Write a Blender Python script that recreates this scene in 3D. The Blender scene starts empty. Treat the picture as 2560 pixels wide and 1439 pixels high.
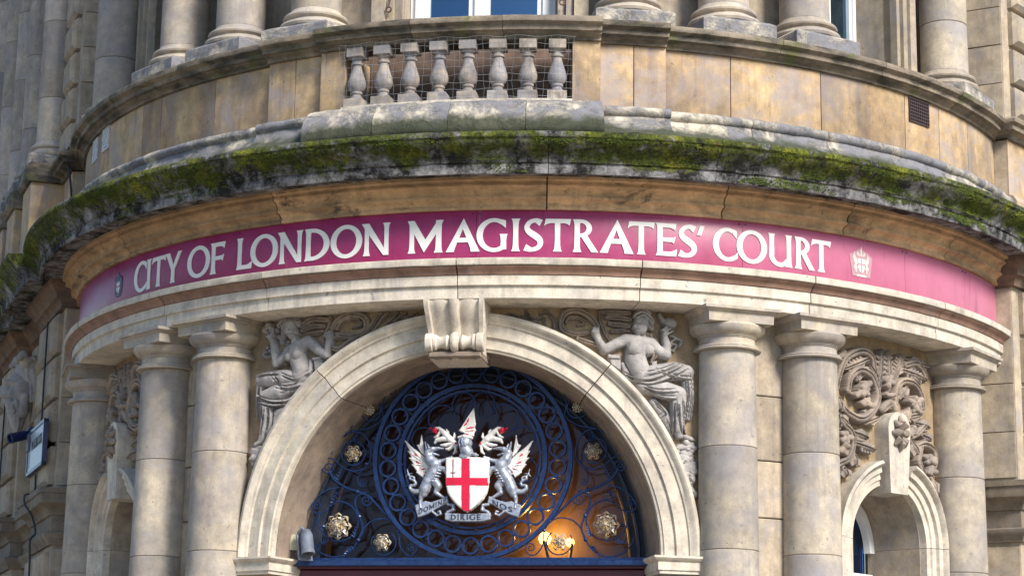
import bpy, bmesh, math, random
import numpy as np
from mathutils import Vector, Matrix, noise as mnoise

random.seed(7); np.random.seed(7)
S = bpy.context.scene
COL = S.collection
R = math.radians

# ------------------------------------------------------------------ camera, sky, sun, exposure
cam = bpy.data.cameras.new('camera'); cam.sensor_width = 36.0; cam.lens = 75.436; cam.clip_end = 3000; cam.clip_start = .1
cam_o = bpy.data.objects.new('camera', cam); COL.objects.link(cam_o)
rx, ux, fx = Vector((.985584, .168518, .015001)), Vector((.022855, -.220472, .975125)), Vector((-.167633, .960726, .221145))
m = Matrix.Identity(4)
for i in range(3):
    m[i][0], m[i][1], m[i][2] = rx[i], ux[i], -fx[i]
m[0][3], m[1][3], m[2][3] = 2.86983, -18.11941, 1.65
cam_o.matrix_world = m
S.camera = cam_o

SUN_AZ, SUN_EL = 46.0, 36.0      # degrees: azimuth from the door axis towards the right-hand wing, elevation
sd = Vector((math.sin(R(SUN_AZ)) * math.cos(R(SUN_EL)), -math.cos(R(SUN_AZ)) * math.cos(R(SUN_EL)), math.sin(R(SUN_EL))))
W = bpy.data.worlds.new('World'); S.world = W; W.use_nodes = True
wn = W.node_tree; wn.nodes.clear()
sky = wn.nodes.new('ShaderNodeTexSky'); sky.sky_type = 'NISHITA'; sky.sun_disc = False
sky.sun_elevation = R(SUN_EL); sky.sun_rotation = math.atan2(sd.x, sd.y)
sky.air_density = 1.2; sky.dust_density = .8; sky.ozone_density = 4.0
bg = wn.nodes.new('ShaderNodeBackground'); bg.inputs[1].default_value = 0.105
wo = wn.nodes.new('ShaderNodeOutputWorld')
wn.links.new(sky.outputs[0], bg.inputs[0]); wn.links.new(bg.outputs[0], wo.inputs[0])
sl = bpy.data.lights.new('sun', 'SUN'); sl.energy = 3.7; sl.angle = R(16); sl.color = (1.0, .91, .79)
sun = bpy.data.objects.new('sun', sl); COL.objects.link(sun)
sun.rotation_euler = (-sd).to_track_quat('-Z', 'Y').to_euler(); sun.location = (8, -10, 20)
S.view_settings.view_transform = 'Standard'; S.view_settings.look = 'None'
S.view_settings.gamma = 1.0; S.view_settings.use_curve_mapping = False
S.view_settings.exposure = 0.70

# ------------------------------------------------------------------ materials
def mat(name):
    M = bpy.data.materials.new(name); M.use_nodes = True
    nt = M.node_tree; nt.nodes.clear()
    out = nt.nodes.new('ShaderNodeOutputMaterial'); b = nt.nodes.new('ShaderNodeBsdfPrincipled')
    nt.links.new(b.outputs[0], out.inputs[0])
    return M, nt, b
def N(nt, t, **kw):
    n = nt.nodes.new(t)
    for k, v in kw.items():
        if k.startswith('i_'): n.inputs[k[2:].replace('_', ' ')].default_value = v
        else: setattr(n, k, v)
    return n
def L(nt, a, b): nt.links.new(a, b)
def coords(nt, spread=17.0, scale=(1, 1, 1)):
    tc = N(nt, 'ShaderNodeTexCoord'); oi = N(nt, 'ShaderNodeObjectInfo')
    mul = N(nt, 'ShaderNodeMath', operation='MULTIPLY'); mul.inputs[1].default_value = spread
    L(nt, oi.outputs['Random'], mul.inputs[0])
    cmb = N(nt, 'ShaderNodeCombineXYZ'); [L(nt, mul.outputs[0], cmb.inputs[i]) for i in range(3)]
    mp = N(nt, 'ShaderNodeMapping'); mp.inputs['Scale'].default_value = scale
    L(nt, tc.outputs['Object'], mp.inputs['Vector']); L(nt, cmb.outputs[0], mp.inputs['Location'])
    return mp.outputs[0], oi.outputs['Random']
def noise(nt, vec, scale, detail=6, rough=.6, dist=0.0):
    n = N(nt, 'ShaderNodeTexNoise'); n.inputs['Scale'].default_value = scale; n.inputs['Detail'].default_value = detail
    n.inputs['Roughness'].default_value = rough; n.inputs['Distortion'].default_value = dist
    L(nt, vec, n.inputs['Vector']); return n.outputs['Fac']
def ramp(nt, fac, p0, p1, c0=(0, 0, 0, 1), c1=(1, 1, 1, 1)):
    r = N(nt, 'ShaderNodeValToRGB'); e = r.color_ramp.elements
    e[0].position, e[1].position = p0, p1; e[0].color, e[1].color = c0, c1
    L(nt, fac, r.inputs[0]); return r.outputs[0]
def mix(nt, fac, a, b, blend='MIX'):
    x = N(nt, 'ShaderNodeMix', data_type='RGBA', blend_type=blend)
    if isinstance(fac, (int, float)): x.inputs[0].default_value = fac
    else: L(nt, fac, x.inputs[0])
    for s, v in ((x.inputs[6], a), (x.inputs[7], b)):
        if isinstance(v, tuple): s.default_value = (*v[:3], 1)
        else: L(nt, v, s)
    return x.outputs[2]
def mul(nt, a, k):
    x = N(nt, 'ShaderNodeMath', operation='MULTIPLY'); L(nt, a, x.inputs[0])
    if isinstance(k, (int, float)): x.inputs[1].default_value = k
    else: L(nt, k, x.inputs[1])
    return x.outputs[0]
def mapr(nt, v, a, b_):
    mr = N(nt, 'ShaderNodeMapRange'); L(nt, v, mr.inputs[0]); mr.inputs[1].default_value = a; mr.inputs[2].default_value = b_
    return mr.outputs[0]
def bump(nt, b, h, strength, dist):
    n = N(nt, 'ShaderNodeBump'); n.inputs['Strength'].default_value = strength; n.inputs['Distance'].default_value = dist
    L(nt, h, n.inputs['Height']); L(nt, n.outputs[0], b.inputs['Normal'])

def stone(name, c1, c2, stain=(.10, .09, .10), s_lo=.56, s_hi=.74, s_amt=.75, patch=None, p_lo=.60, p_hi=.66, p_amt=.8,
          tint=.16, bs=.5, bd=.006, streak=(5, 5, .7), rough=.88, drip=.4):
    M, nt, b = mat(name)
    v, rnd = coords(nt)
    big = ramp(nt, noise(nt, v, 1.7, 5, .55, .3), .3, .7)
    c = mix(nt, big, c1, c2)
    mid = noise(nt, v, 9, 8, .68)
    c = mix(nt, .70, c, ramp(nt, mid, .25, .75, (.38, .37, .38, 1), (1.42, 1.40, 1.36, 1)), 'MULTIPLY')
    grain = noise(nt, v, 130, 3, .7)
    c = mix(nt, .35, c, ramp(nt, grain, .3, .7, (.55, .55, .55, 1), (1.3, 1.3, 1.3, 1)), 'MULTIPLY')
    vs, _ = coords(nt, 11.0, streak)
    st = ramp(nt, noise(nt, vs, 1.0, 7, .65, .4), s_lo, s_hi)
    c = mix(nt, mul(nt, st, s_amt), c, stain)
    vd, _ = coords(nt, 7.0, (9, 9, .55))
    dr = mul(nt, ramp(nt, noise(nt, vd, 1.6, 8, .7, .25), .50, .70), ramp(nt, noise(nt, v, 1.1, 3, .5), .38, .62))
    c = mix(nt, mul(nt, dr, drip), c, stain)
    pits = ramp(nt, noise(nt, v, 26, 2, .5), .70, .73)
    c = mix(nt, mul(nt, pits, .6), c, stain)
    if patch:
        pm = ramp(nt, noise(nt, v, 3.1, 9, .72, .6), p_lo, p_hi)
        c = mix(nt, mul(nt, pm, p_amt), c, patch)
    hsv = N(nt, 'ShaderNodeHueSaturation'); L(nt, c, hsv.inputs['Color'])
    mr = N(nt, 'ShaderNodeMapRange'); L(nt, rnd, mr.inputs[0]); mr.inputs[3].default_value = 1 - tint; mr.inputs[4].default_value = 1 + tint * .7
    L(nt, mr.outputs[0], hsv.inputs['Value']); L(nt, hsv.outputs[0], b.inputs['Base Color'])
    b.inputs['Roughness'].default_value = rough
    h = mix(nt, .5, mid, grain)
    bump(nt, b, h, bs, bd)
    return M

GB = (.27, .27, .31)     # blue-grey blotches over the stone
M_ST = stone('sandstone', (.50, .42, .31), (.35, .30, .24), stain=(.13, .12, .13), s_lo=.50, s_hi=.72, s_amt=.6, patch=GB, p_lo=.50, p_hi=.66, p_amt=.55)
M_COL = stone('column_sandstone', (.55, .48, .37), (.42, .37, .31), stain=(.13, .12, .14), s_lo=.50, s_hi=.76, s_amt=.65, patch=GB, p_lo=.42, p_hi=.66, p_amt=.65, tint=.20, bs=.5, streak=(1.6, 1.6, 1.1), drip=.55)
M_PAR = stone('parapet_sandstone', (.64, .48, .28), (.48, .33, .19), stain=(.11, .09, .10), s_lo=.44, s_hi=.70, s_amt=.75, patch=(.33, .30, .32), p_lo=.46, p_hi=.62, p_amt=.7, drip=.7, tint=.26, streak=(2.6, 2.6, 1.1))
M_ARC = stone('architrave_sandstone', (.66, .61, .52), (.55, .50, .43), s_lo=.56, s_hi=.78, s_amt=.5, patch=(.42, .41, .43), p_lo=.52, p_hi=.68, p_amt=.45, tint=.10, bs=.35)
M_RED = stone('red_stained_moulding', (.38, .24, .18), (.29, .17, .13), stain=(.10, .07, .07), s_lo=.50, s_hi=.72, s_amt=.7, patch=(.36, .28, .25), p_lo=.55, p_hi=.66, p_amt=.6, tint=.2)
M_BED = stone('bed_moulding_stone', (.66, .45, .26), (.50, .33, .19), stain=(.08, .06, .05), s_lo=.50, s_hi=.74, s_amt=.75, patch=(.035, .03, .03), p_lo=.58, p_hi=.67, p_amt=.88, tint=.25, streak=(2.2, 2.2, 9))
M_CAR = stone('carved_limestone', (.45, .43, .42), (.33, .32, .33), stain=(.10, .10, .11), s_lo=.50, s_hi=.74, s_amt=.6, tint=.05, bs=.35, bd=.004, streak=(4, 4, 3))
M_BALU = stone('baluster_stone', (.48, .43, .36), (.34, .30, .28), stain=(.08, .075, .08), s_lo=.44, s_hi=.66, s_amt=.75, patch=(.24, .25, .30), p_lo=.46, p_hi=.6, p_amt=.7, tint=.15, bs=.7, streak=(9, 9, 6))
M_FOL = stone('carved_foliage_stone', (.38, .31, .25), (.27, .23, .21), stain=(.08, .08, .09), s_lo=.48, s_hi=.7, s_amt=.6, tint=.10, bs=.4, bd=.004)
M_RUF = stone('rough_wall_stone', (.46, .35, .22), (.32, .24, .16), stain=(.16, .13, .10), s_lo=.5, s_hi=.7, s_amt=.5, bs=1.0, bd=.014, tint=.08)
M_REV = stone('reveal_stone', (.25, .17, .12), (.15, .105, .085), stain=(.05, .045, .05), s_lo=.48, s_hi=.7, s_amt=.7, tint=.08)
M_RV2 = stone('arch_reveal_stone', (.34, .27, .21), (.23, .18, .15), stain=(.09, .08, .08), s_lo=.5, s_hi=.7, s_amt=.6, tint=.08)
M_MOR = stone('mortar', (.12, .10, .09), (.08, .065, .06), tint=.0, s_amt=.3)
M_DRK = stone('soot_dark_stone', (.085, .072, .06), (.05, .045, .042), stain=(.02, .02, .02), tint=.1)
M_STR = stone('string_course_stone', (.24, .20, .15), (.15, .13, .11), stain=(.05, .05, .05), s_amt=.7, patch=(.15, .16, .19), p_lo=.5, p_hi=.65, p_amt=.5, tint=.1)
M_COP = stone('coping_stone', (.34, .28, .21), (.22, .19, .16), stain=(.035, .035, .03), s_lo=.44, s_hi=.62, s_amt=.9, patch=(.11, .13, .04), p_lo=.55, p_hi=.64, p_amt=.8, tint=.18, bs=.8, bd=.01, streak=(2.5, 2.5, 8))

def mossy():
    M, nt, b = mat('mossy_cornice')
    v, rnd = coords(nt, 0.0)
    vs, _ = coords(nt, 0.0, (1, 1, 2.2))
    base = mix(nt, ramp(nt, noise(nt, v, 4.4, 9, .78), .44, .62), (.012, .012, .013), (.42, .42, .44))
    g1 = mix(nt, ramp(nt, noise(nt, v, 34, 6, .8), .38, .62), (.004, .007, .003), (.115, .150, .012))
    g1 = mix(nt, mul(nt, ramp(nt, noise(nt, v, 4.2, 7, .72), .50, .66), ramp(nt, noise(nt, v, 60, 4, .8), .40, .58)), g1, (.42, .44, .03))
    g1 = mix(nt, mul(nt, ramp(nt, noise(nt, v, 7, 6, .75), .60, .66), .7), g1, (.11, .05, .025))
    # moss is thicker on the upper moulding than on the vertical face under it
    tc = N(nt, 'ShaderNodeTexCoord'); sx = N(nt, 'ShaderNodeSeparateXYZ'); L(nt, tc.outputs['Object'], sx.inputs[0])
    gn = N(nt, 'ShaderNodeMath', operation='MULTIPLY_ADD'); L(nt, sx.outputs[2], gn.inputs[0]); gn.inputs[1].default_value = 1.5; gn.inputs[2].default_value = -8.62
    ad = N(nt, 'ShaderNodeMath', operation='ADD'); L(nt, noise(nt, vs, 2.3, 9, .74, .5), ad.inputs[0]); L(nt, gn.outputs[0], ad.inputs[1])
    mk = mul(nt, ramp(nt, ad.outputs[0], .44, .52), ramp(nt, noise(nt, v, 5.5, 8, .75), .40, .50))
    c = mix(nt, mk, base, g1)
    wht = ramp(nt, noise(nt, v, 13, 8, .78), .66, .69)
    c = mix(nt, mul(nt, wht, .7), c, (.42, .43, .45))
    L(nt, c, b.inputs['Base Color']); b.inputs['Roughness'].default_value = .95
    bump(nt, b, noise(nt, v, 38, 8, .8), 1.0, .03)
    return M
M_MOS = mossy()
def decayed():
    M, nt, b = mat('decayed_render')
    v, rnd = coords(nt, 3.0)
    flake = ramp(nt, noise(nt, v, 2.6, 12, .76, .3), .47, .58)
    c = mix(nt, flake, (.21, .21, .235), (.58, .53, .44))
    c = mix(nt, .5, c, ramp(nt, noise(nt, v, 20, 8, .7), .3, .7, (.5, .5, .5, 1), (1.3, 1.3, 1.3, 1)), 'MULTIPLY')
    # algae grows on the lower slope of this course, up to a ragged line
    tc = N(nt, 'ShaderNodeTexCoord'); sx = N(nt, 'ShaderNodeSeparateXYZ'); L(nt, tc.outputs['Object'], sx.inputs[0])
    hn = noise(nt, v, 5, 9, .78)
    a = N(nt, 'ShaderNodeMath', operation='MULTIPLY_ADD'); L(nt, hn, a.inputs[0]); a.inputs[1].default_value = -.32; L(nt, sx.outputs[2], a.inputs[2])
    al = ramp(nt, mapr(nt, a.outputs[0], 5.79, 5.95), .30, .72, (1, 1, 1, 1), (0, 0, 0, 1))
    g = mix(nt, noise(nt, v, 40, 6, .75), (.006, .011, .008), (.085, .10, .05))
    c = mix(nt, mul(nt, al, .92), c, g)
    blk = ramp(nt, noise(nt, v, 7, 10, .78), .54, .64)
    c = mix(nt, mul(nt, blk, .7), c, (.05, .055, .06))
    L(nt, c, b.inputs['Base Color']); b.inputs['Roughness'].default_value = .92
    h = mix(nt, .6, noise(nt, v, 30, 8, .75), flake)
    bump(nt, b, h, .9, .014)
    return M
M_DEC = decayed()

def plain(name, c, rough=.5, metal=0.0, var=.25, sc=14, c2=None, bs=.15, bd=.003, lo=.35, hi=.7, spec=.5):
    M, nt, b = mat(name); v, rnd = coords(nt)
    n = noise(nt, v, sc, 7, .68)
    d = c2 if c2 else tuple(x * (1 - var) for x in c)
    L(nt, mix(nt, ramp(nt, n, lo, hi), c, d), b.inputs['Base Color'])
    b.inputs['Roughness'].default_value = rough; b.inputs['Metallic'].default_value = metal
    b.inputs['Specular IOR Level'].default_value = spec
    bump(nt, b, n, bs, bd)
    return M
def sign_mat():
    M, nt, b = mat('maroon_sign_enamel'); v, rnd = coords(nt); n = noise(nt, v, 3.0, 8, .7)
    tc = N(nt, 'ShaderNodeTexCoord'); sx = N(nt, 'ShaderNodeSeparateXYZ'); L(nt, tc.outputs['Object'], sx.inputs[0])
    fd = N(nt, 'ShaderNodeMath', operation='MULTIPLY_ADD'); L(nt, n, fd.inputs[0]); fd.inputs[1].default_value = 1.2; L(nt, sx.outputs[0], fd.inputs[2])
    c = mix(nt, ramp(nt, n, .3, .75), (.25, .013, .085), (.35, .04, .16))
    c = mix(nt, mul(nt, mapr(nt, fd.outputs[0], 1.2, 5.0), .8), c, (.60, .24, .33))     # reflected sheen painted into the colour, paler pink towards the right-hand end
    vd, _ = coords(nt, 5.0, (22, 22, 1.1)); st = mul(nt, ramp(nt, noise(nt, vd, 1.5, 6, .7), .60, .74), ramp(nt, noise(nt, v, 2.0, 4, .6), .45, .62))
    c = mix(nt, mul(nt, st, .45), c, (.52, .36, .42))
    vs2, _ = coords(nt, 9.0, (12, 12, 1.4)); c = mix(nt, mul(nt, ramp(nt, noise(nt, vs2, 1.2, 7, .7), .58, .75), .5), c, (.10, .008, .035))
    L(nt, c, b.inputs['Base Color']); L(nt, ramp(nt, n, .2, .8, (.24, .24, .24, 1), (.46, .46, .46, 1)), b.inputs['Roughness']); bump(nt, b, n, .06, .003); return M
M_SIGN = sign_mat()
M_SGN0 = plain('maroon_sign_enamel', (.20, .014, .070), .34, 0, sc=3.2, c2=(.33, .045, .15), bs=.06, lo=.3, hi=.75)
M_LET = plain('white_letter_paint', (.82, .82, .80), .45, var=.08, bs=.05)
M_EM2 = plain('faded_emblem_print', (.60, .52, .53), .5, var=.25, bs=.05)
M_EMB = plain('pale_pink_emblem', (.46, .26, .30), .45, var=.2, bs=.05)
M_IRON = plain('blue_black_iron', (.007, .020, .085), .36, .35, sc=30, c2=(.018, .055, .17), bs=.4, bd=.004)
M_IRDK = plain('dark_iron', (.010, .014, .03), .45, .3, sc=30, c2=(.02, .03, .06), bs=.4, bd=.004)
M_GOLD = plain('worn_gilt', (.58, .44, .24), .45, .4, sc=26, c2=(.50, .49, .47), bs=.3, bd=.004, lo=.42, hi=.58)
M_SILV = plain('silver_paint', (.40, .44, .53), .42, .45, sc=34, c2=(.13, .17, .26), bs=.4, bd=.004, lo=.45, hi=.7)
M_ENAM = plain('white_enamel', (.76, .75, .73), .42, sc=24, c2=(.40, .42, .46), bs=.2, lo=.5, hi=.75)
M_CRIM = plain('crimson_paint', (.62, .006, .05), .4, var=.2, bs=.1)
M_PURP = plain('purple_paint', (.20, .03, .10), .5)
M_INK = plain('dark_lettering', (.02, .025, .04), .6)
M_WOOD = plain('maroon_door_paint', (.10, .012, .03), .4, sc=5, var=.4)
M_WHT = plain('white_window_paint', (.78, .79, .80), .45, var=.12, sc=10)
M_NAVY = plain('navy_plastic', (.008, .02, .10), .35)
M_GREY = plain('weathered_grey_plastic', (.15, .18, .24), .6, var=.5, sc=20)
M_BOX = plain('pale_yellow_plastic', (.50, .50, .34), .6, var=.25)
M_PLATE = plain('plate_white', (.40, .45, .54), .35, var=.1)
M_WIRE = plain('galvanised_wire', (.42, .43, .44), .45, .6)
M_RUST = plain('rusty_iron', (.07, .05, .05), .75, .2, sc=40, c2=(.16, .07, .04))
M_VENT = plain('dark_red_vent', (.06, .035, .04), .7, sc=30)
M_VWHT = plain('white_vent', (.70, .72, .76), .6)
M_VOID = plain('dark_interior', (.018, .017, .020), .8, sc=3)
M_ROOM = plain('brown_panelling', (.16, .085, .05), .6, sc=4, var=.5)
M_ROAD = stone('asphalt', (.06, .06, .062), (.045, .045, .047), s_amt=.2, tint=0)
M_PAVE = stone('york_paving', (.36, .30, .22), (.28, .24, .18), s_amt=.3, tint=.1)
M_CURT = plain('pale_blind', (.30, .46, .66), .8, var=.2)

def glass(name, tint, gloss_rough=.04, refl=.10, gcol=(.9, .95, 1)):
    M = bpy.data.materials.new(name); M.use_nodes = True; nt = M.node_tree; nt.nodes.clear()
    out = N(nt, 'ShaderNodeOutputMaterial'); tr = N(nt, 'ShaderNodeBsdfTransparent'); gl = N(nt, 'ShaderNodeBsdfGlossy')
    tr.inputs[0].default_value = (*tint, 1); gl.inputs['Roughness'].default_value = gloss_rough; gl.inputs[0].default_value = (*gcol, 1)
    fr = N(nt, 'ShaderNodeFresnel'); fr.inputs[0].default_value = 1.5
    ad = N(nt, 'ShaderNodeMath', operation='ADD'); L(nt, fr.outputs[0], ad.inputs[0]); ad.inputs[1].default_value = refl; ad.use_clamp = True
    ms = N(nt, 'ShaderNodeMixShader'); L(nt, ad.outputs[0], ms.inputs[0]); L(nt, tr.outputs[0], ms.inputs[1]); L(nt, gl.outputs[0], ms.inputs[2])
    L(nt, ms.outputs[0], out.inputs[0]); return M
M_GLASS = glass('fanlight_glass', (.82, .80, .80), .10, -.015, (.40, .52, .80))
M_WGL = glass('window_glass', (.05, .12, .26), .03, .22, (.42, .70, 1))
def emit(name, c, s):
    M = bpy.data.materials.new(name); M.use_nodes = True; nt = M.node_tree; nt.nodes.clear()
    out = N(nt, 'ShaderNodeOutputMaterial'); e = N(nt, 'ShaderNodeEmission'); e.inputs[0].default_value = (*c, 1); e.inputs[1].default_value = s
    L(nt, e.outputs[0], out.inputs[0]); return M
M_BULB = emit('lamp_bulb', (1.0, .60, .14), 6.0)

# ------------------------------------------------------------------ helpers
def link(o, parent=None):
    COL.objects.link(o)
    if parent is not None:
        o.parent = parent; o.matrix_parent_inverse = parent.matrix_world.inverted()
    return o
def mesh_obj(name, verts, faces, material, parent=None, smooth=True, angle=38, recalc=True, matrix=None):
    me = bpy.data.meshes.new(name)
    me.from_pydata([tuple(map(float, v)) for v in verts], [], [tuple(int(i) for i in f) for f in faces])
    if recalc:
        bm = bmesh.new(); bm.from_mesh(me); bmesh.ops.recalc_face_normals(bm, faces=bm.faces); bm.to_mesh(me); bm.free()
    if smooth:
        me.shade_smooth(); me.set_sharp_from_angle(angle=R(angle))
    me.materials.append(material)
    o = bpy.data.objects.new(name, me)
    if matrix is not None: o.matrix_world = matrix
    link(o, parent); return o
def place(me_obj, name, matrix, parent=None):
    o = bpy.data.objects.new(name, me_obj.data); o.matrix_world = matrix
    for md in me_obj.modifiers: pass
    link(o, parent); return o
def empty(name, loc=(0, 0, 0)):
    o = bpy.data.objects.new(name, None); o.location = loc; o.empty_display_size = .2; COL.objects.link(o)
    o.matrix_world = Matrix.Translation(loc); return o
def tag(o, label=None, cat=None, group=None, kind=None):
    for k, v in (('label', label), ('category', cat), ('group', group), ('kind', kind)):
        if v: o[k] = v
    return o
def P(r, ph, z): return (r * math.sin(R(ph)), -r * math.cos(R(ph)), z)
def frame(r, ph, z):
    """matrix at a point of the bow: local x along the wall, local y inwards, z up"""
    a = R(ph); x = Vector((math.cos(a), math.sin(a), 0)); y = Vector((-math.sin(a), math.cos(a), 0))
    M_ = Matrix.Identity(4); c = P(r, ph, z)
    for i in range(3): M_[i][0], M_[i][1], M_[i][2], M_[i][3] = x[i], y[i], (0, 0, 1)[i], c[i]
    return M_
def arc(f0, f1, n=None):
    n = n or max(2, int(abs(f1 - f0) / 1.5) + 1)
    return [(0, 0, math.sin(R(f)), -math.cos(R(f))) for f in np.linspace(f0, f1, n + 1)]
def poly(pts):
    out = []
    for i, p in enumerate(pts):
        ns = []
        if i > 0: ns.append((pts[i][0] - pts[i - 1][0], pts[i][1] - pts[i - 1][1]))
        if i < len(pts) - 1: ns.append((pts[i + 1][0] - pts[i][0], pts[i + 1][1] - pts[i][1]))
        nn = []
        for t in ns:
            l = math.hypot(*t); nn.append((t[1] / l, -t[0] / l))
        if len(nn) == 1: n = nn[0]
        else:
            n = (nn[0][0] + nn[1][0], nn[0][1] + nn[1][1]); k = 2 / (n[0] ** 2 + n[1] ** 2); n = (n[0] * k, n[1] * k)
        out.append((p[0], p[1], *n))
    return out
def sweep_vf(path, prof, jit=None):
    k = len(prof); verts = []; faces = []
    for i, (x, y, nx, ny) in enumerate(path):
        for (d, z) in prof:
            if jit: dd, dz = jit(x + nx * d, y + ny * d, z)
            else: dd = dz = 0
            verts.append((x + nx * (d + dd), y + ny * (d + dd), z + dz))
    for i in range(len(path) - 1):
        for j in range(k):
            a = i * k + j; b = i * k + (j + 1) % k
            faces.append((a, b, b + k, a + k))
    faces.append(tuple(range(k))); n0 = (len(path) - 1) * k; faces.append(tuple(n0 + j for j in reversed(range(k))))
    return verts, faces
def sweep(name, path, prof, material, parent=None, jit=None, angle=38):
    v, f = sweep_vf(path, prof, jit); return mesh_obj(name, v, f, material, parent, angle=angle)
def njit(amp, sc, zmin=-1, zmax=99):
    def f(x, y, z):
        if not zmin < z < zmax: return 0, 0
        p = Vector((x * sc, y * sc, z * sc)); return amp * mnoise.fractal(p, 1.0, 2.0, 4), .5 * amp * mnoise.fractal(p + Vector((9, 4, 7)), 1.0, 2.0, 4)
    return f
def lathe(name, prof, n, material, parent=None, matrix=None, angle=38, closed=True):
    verts = []; faces = []; k = len(prof)
    for i in range(n):
        a = 2 * math.pi * i / n
        for (r, z) in prof: verts.append((r * math.cos(a), r * math.sin(a), z))
    for i in range(n):
        for j in range(k - 1):
            a = i * k + j; b = ((i + 1) % n) * k + j
            faces.append((a, b, b + 1, a + 1))
    if closed:
        faces.append(tuple(i * k for i in range(n))); faces.append(tuple(i * k + k - 1 for i in range(n)))
    return mesh_obj(name, verts, faces, material, parent, angle=angle, matrix=matrix)
def box_vf(x0, x1, y0, y1, z0, z1, ch=0.0):
    """box; ch chamfers the edges round the face at y0"""
    v = [(x0, y1, z0), (x1, y1, z0), (x1, y1, z1), (x0, y1, z1)]
    if ch:
        v += [(x0, y0 + ch, z0), (x1, y0 + ch, z0), (x1, y0 + ch, z1), (x0, y0 + ch, z1),
              (x0 + ch, y0, z0 + ch), (x1 - ch, y0, z0 + ch), (x1 - ch, y0, z1 - ch), (x0 + ch, y0, z1 - ch)]
        rings = 3
    else:
        v += [(x0, y0, z0), (x1, y0, z0), (x1, y0, z1), (x0, y0, z1)]; rings = 2
    f = [(3, 2, 1, 0)]
    for q in range(rings - 1):
        for j in range(4): f.append((q * 4 + j, q * 4 + (j + 1) % 4, q * 4 + 4 + (j + 1) % 4, q * 4 + 4 + j))
    o = (rings - 1) * 4; f.append((o, o + 1, o + 2, o + 3)); return v, f
def box(name, x0, x1, y0, y1, z0, z1, material, parent=None, ch=0.0, matrix=None):
    v, f = box_vf(x0, x1, y0, y1, z0, z1, ch); return mesh_obj(name, v, f, material, parent, angle=20, matrix=matrix)
def join_vf(parts):
    V = []; F = []
    for v, f in parts:
        o = len(V); V += list(v); F += [tuple(i + o for i in q) for q in f]
    return V, F
def tube_vf(pts, rad, n=7, caps=True):
    pts = [Vector(p) for p in pts]; k = len(pts)
    rads = rad if isinstance(rad, (list, tuple)) else [rad] * k
    verts = []; faces = []; up = None
    for i, p in enumerate(pts):
        t = (pts[min(i + 1, k - 1)] - pts[max(i - 1, 0)])
        if t.length < 1e-9: t = Vector((1, 0, 0))
        t.normalize()
        if up is None: up = Vector((0, 1, 0)) if abs(t.y) < .9 else Vector((1, 0, 0))
        s = t.cross(up).normalized(); u = s.cross(t).normalized(); up = u
        for j in range(n):
            a = 2 * math.pi * j / n; verts.append(p + (s * math.cos(a) + u * math.sin(a)) * rads[i])
    for i in range(k - 1):
        for j in range(n):
            faces.append((i * n + j, i * n + (j + 1) % n, (i + 1) * n + (j + 1) % n, (i + 1) * n + j))
    if caps: faces.append(tuple(range(n))); faces.append(tuple((k - 1) * n + j for j in range(n)))
    return verts, faces
def spline(pts, per=6):
    """Catmull-Rom through tuples of any length"""
    p = [np.array(q, float) for q in pts]; out = []
    for i in range(len(p) - 1):
        a = p[i - 1] if i > 0 else 2 * p[0] - p[1]; b = p[i]; c = p[i + 1]; d = p[i + 2] if i + 2 < len(p) else 2 * p[-1] - p[-2]
        for t in np.linspace(0, 1, per, endpoint=False):
            out.append(.5 * (2 * b + (c - a) * t + (2 * a - 5 * b + 4 * c - d) * t * t + (3 * b - a - 3 * c + d) * t ** 3))
    out.append(p[-1]); return out
# ------------------------------------------------------------------ ground
road = mesh_obj('road', [(-400, -400, -.12), (400, -400, -.12), (400, 400, -.12), (-400, 400, -.12)], [(0, 1, 2, 3)], M_ROAD, smooth=False)
tag(road, kind='structure')
pv, pf = sweep_vf(arc(-100, 100, 60), [(2.5, -.3), (26.0, -.3), (26.0, 0), (2.5, .0)])
pav = mesh_obj('bounce_pavement', pv, pf, M_PAVE, angle=20); tag(pav, kind='structure')  # unseen paving, carried far out to bounce warm light onto the undersides

# ------------------------------------------------------------------ the court building
BLD = empty('court_building', (0, 0, 0))
tag(BLD, 'curved sandstone corner court building with columned entrance, mossy cornice and balustraded parapet', 'building')
RW = 3.72; RF = 3.70; MAIN_Z = 3.12; MAIN_R = 1.40; BAY = 51.8; BAY_R = .42; BAY_Z = 3.33
U2A = lambda u: math.degrees(u / RW)

def wall_strip(f0, f1, zl, zt, r0, r1, n=None):
    n = n or max(2, int(abs(f1 - f0)) + 1); V = []; F = []
    fs = np.linspace(f0, f1, n + 1)
    for f in fs:
        a = zl(f) if callable(zl) else zl
        V += [P(r0, f, a), P(r1, f, a), P(r1, f, zt), P(r0, f, zt)]
    for i in range(n):
        for j in range(4): F.append((i * 4 + j, i * 4 + (j + 1) % 4, i * 4 + 4 + (j + 1) % 4, i * 4 + 4 + j))
    F.append((0, 1, 2, 3)); F.append(tuple(n * 4 + j for j in (3, 2, 1, 0))); return V, F
def archz(fc, rho, zc):
    return lambda f: zc + math.sqrt(max(0, rho ** 2 - (R(f - fc) * RW) ** 2))
aM, aB = U2A(MAIN_R + .03), U2A(BAY_R + .03)
parts = []
for s in (-1, 1):
    parts.append(wall_strip(s * (BAY + aB), s * 74, -.2, 4.86, RF, 3.2))
    parts.append(wall_strip(s * (BAY - aB), s * (BAY + aB), archz(s * BAY, BAY_R + .03, BAY_Z), 4.86, RF, 3.2, 24))
    parts.append(wall_strip(s * aM, s * (BAY - aB), -.2, 4.86, RF, 3.2))
parts.append(wall_strip(-aM, aM, archz(0, MAIN_R + .03, MAIN_Z), 4.86, RF, 3.2, 60))
v, f = join_vf(parts)
BOW = mesh_obj('bow_wall', v, f, M_RUF, BLD)
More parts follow.
